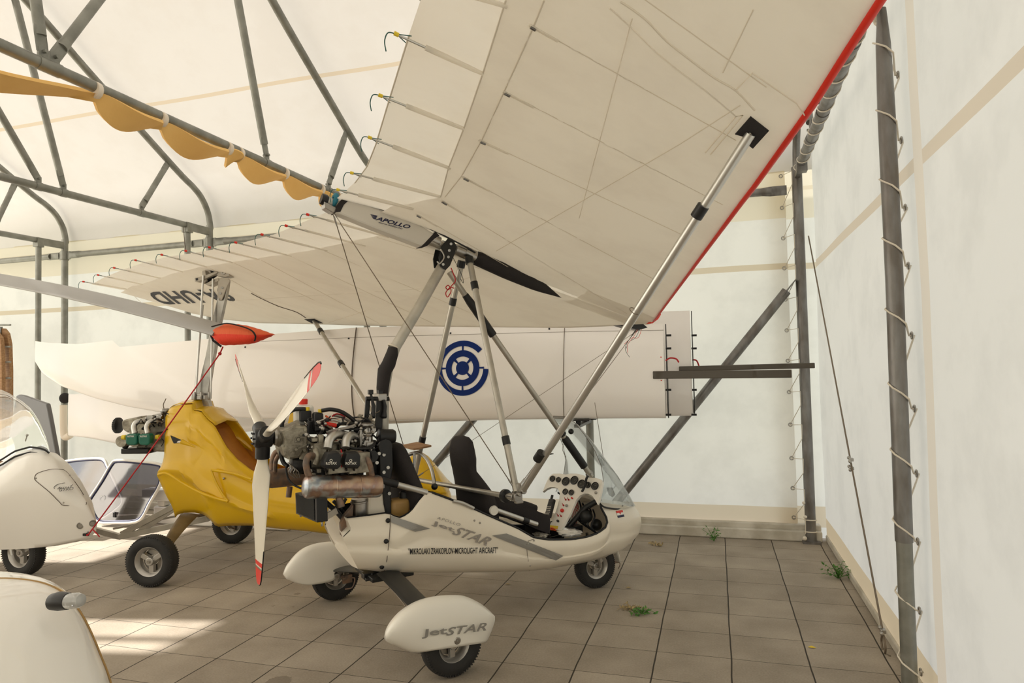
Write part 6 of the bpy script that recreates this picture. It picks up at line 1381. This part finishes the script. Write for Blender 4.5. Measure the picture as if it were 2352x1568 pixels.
b = MB(); b.box(on_w(*Z3(570, 575), .01), (.03, .02, .02)); b.torus(on_w(*Z3(590, 570), .02), (.3, 1, 0), .016, .003, 16, 6); b.build('tow_hook', 'blackm', wbody)
b = MB(); b.tube([h_(58, 1013), h_(62, 1000)], .006, 8); b.ball(h_(62, 999), .012); b.build('pitot', 'alu', wg)
# canopy
topC = [(-330, 985), (-200, 915), (-80, 888), (0, 893), (28, 906), (55, 928), (78, 958), (98, 998), (114, 1036)]
botC = [(-330, 1098), (-120, 1080), (0, 1058), (34, 1036), (69, 1026), (100, 1030), (114, 1040)]
rowsC = pod_patch(topC, botC, [(-330, 985), (-330, 1098)], [(114, 1036), (114, 1040)], 40, 12, lambda u: .26*min(1, .75+u)*(1 if u < .15 else max(0, 1-((u-.15)/.85)**1.3)**.9), lambda v: math.sqrt(max(0, 1-(1-v)**2)), H_)
b = MB(); b.grid(rowsC); b.grid([mir(r_) for r_ in rowsC]); cn = b.build('canopy', 'plex', wg, ang=180)
for k, dz in ((0, 0), (1, .045)):
    b = MB(); b.tube([r_[-1]*V([1, 1.0, 1])+V([0, -.004, -.0-dz]) for r_ in rowsC], .008, 8); b.build('canopy_seal', 'black', cn)
# nose wheel
pW = H_.see(54, 1322, 2, 0); wheel(wg, (pW[0], pW[1], .205), (.10, 1, 0), .205, .12, .12, 3, True, 'nose_wheel')
b = MB(); b.tube([V([pW[0]-.06, pW[1]-.10, .42]), V([pW[0]-.01, pW[1]-.10, .205])], .014, 10); b.tube([V([pW[0]-.06, pW[1]+.10, .42]), V([pW[0]-.01, pW[1]+.10, .205])], .014, 10); b.box((pW[0]-.06, pW[1], .43), (.06, .24, .04)); b.build('nose_fork', 'alu', wg)
for s_ in (-1, 1): wheel(wg, (-1.55, s_*.75, .20), (0, 1, 0), .20, .12, .11, 3, False, 'main_wheel')
b = MB(); b.bar((-1.55, -.75, .22), (-1.2, 0, .42), .12, .03); b.bar((-1.55, .75, .22), (-1.2, 0, .42), .12, .03); b.build('leg', 'alud', wg)
# mast, rotor hub and the blade reaching across the picture
hb_ = h_(-170, 615, 0); b = MB(); b.bar((hb_[0]-.15, 0, .9), (hb_[0], 0, hb_[2]-.03), .09, .06, (0, 1, 0)); b.build('mast', 'alud', wg)
b = MB(); b.box(hb_, (.28, .09, .07)); b.cyl(hb_-V([0, 0, .08]), hb_+V([0, 0, .05]), .03, n=16); b.build('rotor_hub', 'alud', wg, bevel=.01)
b0, b1 = hb_, h_(506, 758, 0); d = (b1-b0)/np.linalg.norm(b1-b0); cd = np.cross(d, V([0, 0, 1.])); cd /= np.linalg.norm(cd); up_ = np.cross(cd, d)
cd2 = math.cos(rad(27))*cd - math.sin(rad(27))*up_; nn = np.cross(cd2, d); rows_ = []
for t_ in np.linspace(0, 1, 16):
    p = lerp(b0, b1, t_) + V([0, 0, .05*math.sin(math.pi*t_)]); rows_.append([p+cd2*.105*math.cos(a)+nn*.014*math.sin(a)*(1.3+.6*math.cos(a)) for a in np.linspace(0, 2*math.pi, 25)[:-1]])
b = MB(); b.grid(rows_, closev=True, capu=True); b.build('rotor_blade', 'rotor', wg, ang=60)
# padded red tip bag with its tie rope
bagY = 0.; bf = lambda x, y: h_(x, y, bagY)
bag = thing('blade_tip_bag', 'padded red cloth bag with black strap over the tip of the grey rotor blade', 'cover', H_)
topR = resample([bf(*q) for q in ((488, 764), (500, 753), (521, 743), (545, 744), (570, 748), (600, 757), (629, 768))], 26); botR = resample([bf(*q) for q in ((488, 764), (498, 780), (511, 793), (545, 792), (580, 789), (605, 779), (629, 768))], 26)
rows_ = []
for i in range(26):
    m0 = (topR[i]+botR[i])/2; h = (topR[i]-botR[i])/2; w = .085*math.sin(math.pi*min(1, .12+.85*i/25))**.6+.006
    rows_.append([m0+h*np.sign(math.sin(a))*abs(math.sin(a))**.8+V([0, w*math.cos(a), 0])+V([0, 0, .003*math.sin(i*2.4)*(.5+.5*math.cos(a))]) for a in np.linspace(0, 2*math.pi, 25)[:-1]])
b = MB()
for i in range(25):
    for j in range(24):
        b.cur = 1 if math.sin(2*math.pi*(j+.5)/24) > .05 else 0
        q = [rows_[i][j], rows_[i][(j+1) % 24], rows_[i+1][(j+1) % 24], rows_[i+1][j]]; b.add(q, [(0, 1, 2, 3)])
o = b.build('bag', ['redcloth', 'orcloth'], bag, ang=60)
b = MB(); b.tube(smooth_path([bf(500, 751)+V([0, -.075, 0]), bf(535, 744)+V([0, -.085, 0]), bf(570, 751)+V([0, -.09, 0]), bf(592, 760)+V([0, -.09, 0]), bf(600, 772)+V([0, -.085, 0]), bf(596, 783)+V([0, -.07, 0])]), .011, 8, flat=.5); b.build('black_strap', 'blackf', bag)
b = MB(); b.tube([bf(487, 763)+V([0, -.03, 0]), bf(498, 782)+V([0, -.05, 0]), bf(512, 796)+V([0, -.02, 0])], .009, 8); b.build('bag_mouth', 'blackf', bag)
r0_, r1_, r2_ = bf(512, 796), bf(505, 812), on_w(212, 1215, .02)
b = MB(); b.tube([r0_, r1_], .006, 6); b.tube(smooth_path([r1_, lerp(r1_, r2_, .5)+V([0, 0, -.01]), r2_]), .0055, 6); b.ball(r1_, .014)
b.tube(smooth_path([r2_, r2_+V([.05, -.01, -.03]), r2_+V([.08, -.01, -.06])]), .005, 6); b.tube(smooth_path([r2_, r2_+V([-.02, -.02, -.04]), r2_+V([-.04, -.01, -.05]), on_w(200, 1226, .02)]), .006, 6)
o = b.build('tie_down_rope', 'redrope', None); o.location = H_.o; o.rotation_euler = (0, 0, rad(6)); tag(o, 'thin red rope from the red bag down to the nose of the white autogyro', 'rope')

# ================================================================ silver fin, leaning doors, white boards, rack
fY = 5.45; b = MB(); q = lambda x, y: W_(x, y, 1, fY)
fp = [q(x, y) for x, y in ((36, 909), (42, 906), (53, 908), (107, 927), (111, 945), (132, 1058), (142, 1110), (-6, 1110), (10, 1055), (24, 980))]
b.prism(fp, (0, .05, 0)); c = (fp[6]+fp[7])/2; t = thing('silver_fin', 'silver grey upright tail fin standing behind the clear canopy', 'tail fin', Frame((c[0], fY, 0), 0)); o_ = V([c[0], fY, 0])
b.v = [tuple(V(p)-o_) for p in b.v]; b.build('fin', 'silv', t, smooth=False, bevel=.012)
b = MB(); b.bar(V([0, .025, 0]), V([0, .025, c[2]+.02]), .05, .25, (0, 1, 0)); b.box((0, .025, .015), (.5, .4, .03)); b.build('stand', 'galv', t)
def door(name, lab, px, Yb, lean, knob=True, vent=None):
    n = (0, 1, -lean); p0 = (0, Yb, 0); pr3 = lambda x, y: WF.on(x, y, n, p0)
    ring = smooth_path([pr3(*Z3(*q)) for q in px+[px[0]]], 3); t = thing(name, lab, 'canopy door', Frame((ring[0][0], Yb, 0), 0), 'canopy doors leaning at the back wall'); o = V([ring[0][0], Yb, 0]); ring = [p-o for p in ring]; c = sum(ring)/len(ring)
    b = MB(); b.tube(ring, .017, 10); b.build('frame', 'gwhite', t)
    b = MB(); b.tube([lerp(p, c, .05) for p in ring], .013, 8); b.build('rubber_seal', 'bluein', t)
    b = MB(); poly = [lerp(p, c, .05) for p in ring[:-1]]; b.prism(poly, (0, .004, 0)); w = b.build('window', 'plexs', t, smooth=False)
    return t, lambda X, Y: pr3(*Z3(X, Y))-o
door('canopy_door', 'left leaning canopy door with white rim and clear pane, behind the other', [(400, 110), (440, 85), (560, 70), (660, 66), (700, 80), (725, 130), (800, 290), (822, 350), (790, 400), (660, 480), (500, 470), (400, 300)], 6.25, .3)
dt, dl_ = door('canopy_door', 'front leaning canopy door with white rim, round vent and latch', [(590, 350), (680, 215), (745, 105), (785, 78), (900, 84), (1060, 102), (1085, 130), (1075, 235), (1000, 370), (960, 450), (910, 490), (780, 496), (660, 492), (615, 430)], 6.05, .3)
b = MB(); b.torus(dl_(688, 335), (0, 1, 0), .035, .005, 24, 6); b.build('round_vent', 'plex', dt); b = MB(); b.box(dl_(772, 440)-V([0, .01, 0]), (.035, .02, .06)); b.build('latch', 'black', dt, bevel=.004)
b = MB(); pp_ = [dl_(855, 128), dl_(935, 130), dl_(915, 270), dl_(835, 262)]; b.prism([p-V([0, .012, 0]) for p in pp_], (0, .003, 0)); b.build('sliding_pane', 'plex', dt, smooth=False)
b = MB(); a = W_(352, 1236, 1, 6.3); c = W_(660, 1200, 1, 6.3); b.box(((a[0]+c[0])/2, 6.4, .10), (c[0]-a[0], .20, .20)); tag(b.build('white_board', 'gwhite', bevel=.015), 'long white board lying on the floor behind the yellow autogyro', 'board')
b = MB(); a = W_(328, 1165, 1, 6.3)
b.box((a[0]+.75, 6.36, .33), (1.5, .16, .13)); b.box((a[0]+.25, 6.36, .235), (.1, .12, .065)); b.box((a[0]+1.2, 6.36, .235), (.1, .12, .065)); tag(b.build('white_board', 'gwhite', bevel=.012), 'shorter white board raised on blocks beside the leaning door', 'board')
# plywood rack at the far left
t = thing('plywood_rack', 'curved plywood rack with steel rungs cut by the left frame edge', 'rack', Frame((-9.4, 6.6, 0), 0)); o = V([-9.4, 6.6, 0]); q = lambda x, y, d=0: W_(x, y, 1, 6.6+d)-o
b = MB(); b.prism([q(*p) for p in ((-60, 748), (6, 754), (15, 765), (20, 790), (22, 850), (22, 960), (18, 1120), (4, 1120), (8, 960), (8, 860), (4, 790), (-60, 770))], (0, .05, 0)); b.build('rib', 'wood', t, smooth=False)
b = MB(); b.prism([q(*p, -.12) for p in ((-60, 760), (-10, 762), (0, 775), (3, 800), (4, 870), (4, 1130), (-10, 1130), (-8, 870), (-12, 800), (-60, 780))], (0, .05, 0)); b.build('rib', 'wood', t, smooth=False)
for y in (746, 796, 831, 868, 920, 980): MB().tube([q(-60, y, -.06), q(24, y, -.06)], .012, 8).build('rung', 'galv', t)
b = MB(); b.bar(q(2, 750), V([q(2, 750)[0], 0, 0]), .03, .03, (0, 1, 0)); b.bar(q(-50, 750), V([q(-50, 750)[0], 0, 0]), .03, .03, (0, 1, 0)); b.build('upright', 'galv', t)

# ================================================================ glossy white cowling close by, lower left
cY = 1.75; q = lambda x, y: W_(x, y, 1, cY)
t = thing('white_cowling', 'big rounded glossy white fuselage end nearest the camera at lower left', 'aircraft nose', Frame((q(-60, 1400)[0], cY, 0), 0)); o = V([q(-60, 1400)[0], cY, 0])
prf = [q(*p)-o for p in ((-60, 1303), (-10, 1304), (50, 1308), (100, 1318), (140, 1335), (172, 1362), (200, 1405), (222, 1455), (242, 1512), (260, 1568), (276, 1640), (282, 1720), (270, 1800))]
prf = [prf[0]] + smooth_path(prf[1:], 5); rows_ = []
zt = prf[0][2]
for p in prf[1:]:
    p = p-V([0, 0, .045]); rx = max(.02, p[0]-.10); ry = min(.30, rx*.5); rows_.append([V([rx*np.sign(math.cos(a))*abs(math.cos(a))**.9, ry*math.sin(a), p[2]]) for a in np.linspace(0, 2*math.pi, 41)[:-1]])
b = MB(); b.grid([[V([0, 0, zt-.042])+(r_-V([0, 0, r_[2]]))*.02 for r_ in rows_[0]]] + rows_, closev=True, capu=True); cw = b.build('shell', 'gwhite', t, ang=70)
b = MB(); b.tube([r_[3]*V([1.0, 1.0, 1])+V([.003, 0, 0]) for r_ in rows_[4:]], .0035, 6); b.build('amber_edge_line', 'fluid', cw)
zb = rows_[-1][0][2]; b = MB(); b.cyl(V([0, 0, 0]), V([0, 0, zb]), .08, n=16); b.box((0, 0, .02), (.5, .4, .04)); b.build('stand', 'blackm', t)
ln = MB(); a, c, e = q(176, 1366)-o+V([0, -.06, 0]), q(196, 1366)-o+V([0, -.06, 0]), q(226, 1362)-o+V([0, -.06, 0]); d = (e-a)/np.linalg.norm(e-a)
ln.tube([a-d*.03, a, c], [.026, .030, .026], 20); lb = ln.build('lamp_base', 'black', t)
b = MB(); L_ = np.linalg.norm(e-c); b.lathe([(.024, 0), (.0245, L_*.3), (.024, L_*.7), (.019, L_*.93), (.008, L_*1.03)], c, d, 24); b.build('lamp_glass', 'glassl', lb)
b = MB(); b.tube([c+d*.005, c+d*L_*.6], .007, 8); b.torus(c+d*L_*.4, d, .012, .003, 16, 6); b.build('lamp_tube', 'steel', lb)

# ================================================================ weeds and dry bits
def weed(name, lab, px, py, n, spread, hgt, m_='leaf', seed=1, wall=None):
    r = random.Random(seed); c = T.M.T @ T.see(px, py, 2, 0)+T.o if wall is None else wall; t = thing(name, lab, 'weed', Frame(c, 0))
    lf = MB(); st_m = MB()
    for k in range(n):
        a = r.uniform(0, 6.28); rr = r.uniform(.2, 1)*spread; tip = V([rr*math.cos(a), rr*math.sin(a)*.6, r.uniform(.1, 1)*hgt]); st_m.tube(smooth_path([V([0, 0, 0]), tip*.5+V([0, 0, .02]), tip], 3), .0015, 4)
        for j in range(4):
            p = tip*r.uniform(.5, 1)+V([r.uniform(-.02, .02), r.uniform(-.02, .02), r.uniform(0, .015)]); u = V([r.uniform(-1, 1), r.uniform(-1, 1), r.uniform(-.3, .8)]); u /= np.linalg.norm(u); w = np.cross(u, V([r.uniform(-1, 1), r.uniform(-1, 1), 1.])); w /= np.linalg.norm(w); s_ = r.uniform(.010, .018)
            lf.add([p, p+u*s_+w*s_*.5, p+u*s_*2.2, p+u*s_-w*s_*.5], [(0, 1, 2, 3)])
    st_m.build('stems', m_, t); o = lf.build('leaves', m_, t, smooth=False, fix=False); return t
weed('weed', 'bright green weed growing at the foot of the right wall', 1925, 1328, 26, .13, .12, seed=2)
weed('weed', 'thin green weed climbing the kerb by the back wall beyond the nose', 1640, 1243, 14, .14, .16, seed=3)
weed('weed', 'sparse green and dry weed lying on the pavers right of the near wheel', 1475, 1410, 16, .12, .02, seed=4)
weed('dry_grass', 'dry grass scraps lying beside the green weed on the pavers', 1450, 1398, 14, .12, .012, 'dry', seed=5)
weed('dry_grass', 'dry grass on the joint behind the nose wheel', 1510, 1252, 10, .12, .012, 'dry', seed=6)
for k, (x, y, m_) in enumerate(((1856, 1487, 'yel2'), (1437, 1350, 'dry'), (1160, 1342, 'dry'))):
    c = W_(x, y, 2, 0); b = MB(); b.add([(0, 0, .004), (.02, .012, .009), (.045, 0, .004), (.02, -.012, .007)], [(0, 1, 2, 3)]); lf = b.build('fallen_leaf', m_, smooth=False, solid=.001); lf.location = c; tag(lf, ('small yellow leaf on the joint near the right post', 'dry scrap on the pavers right of the pod', 'dry scrap on the pavers under the pod')[k], 'leaf')
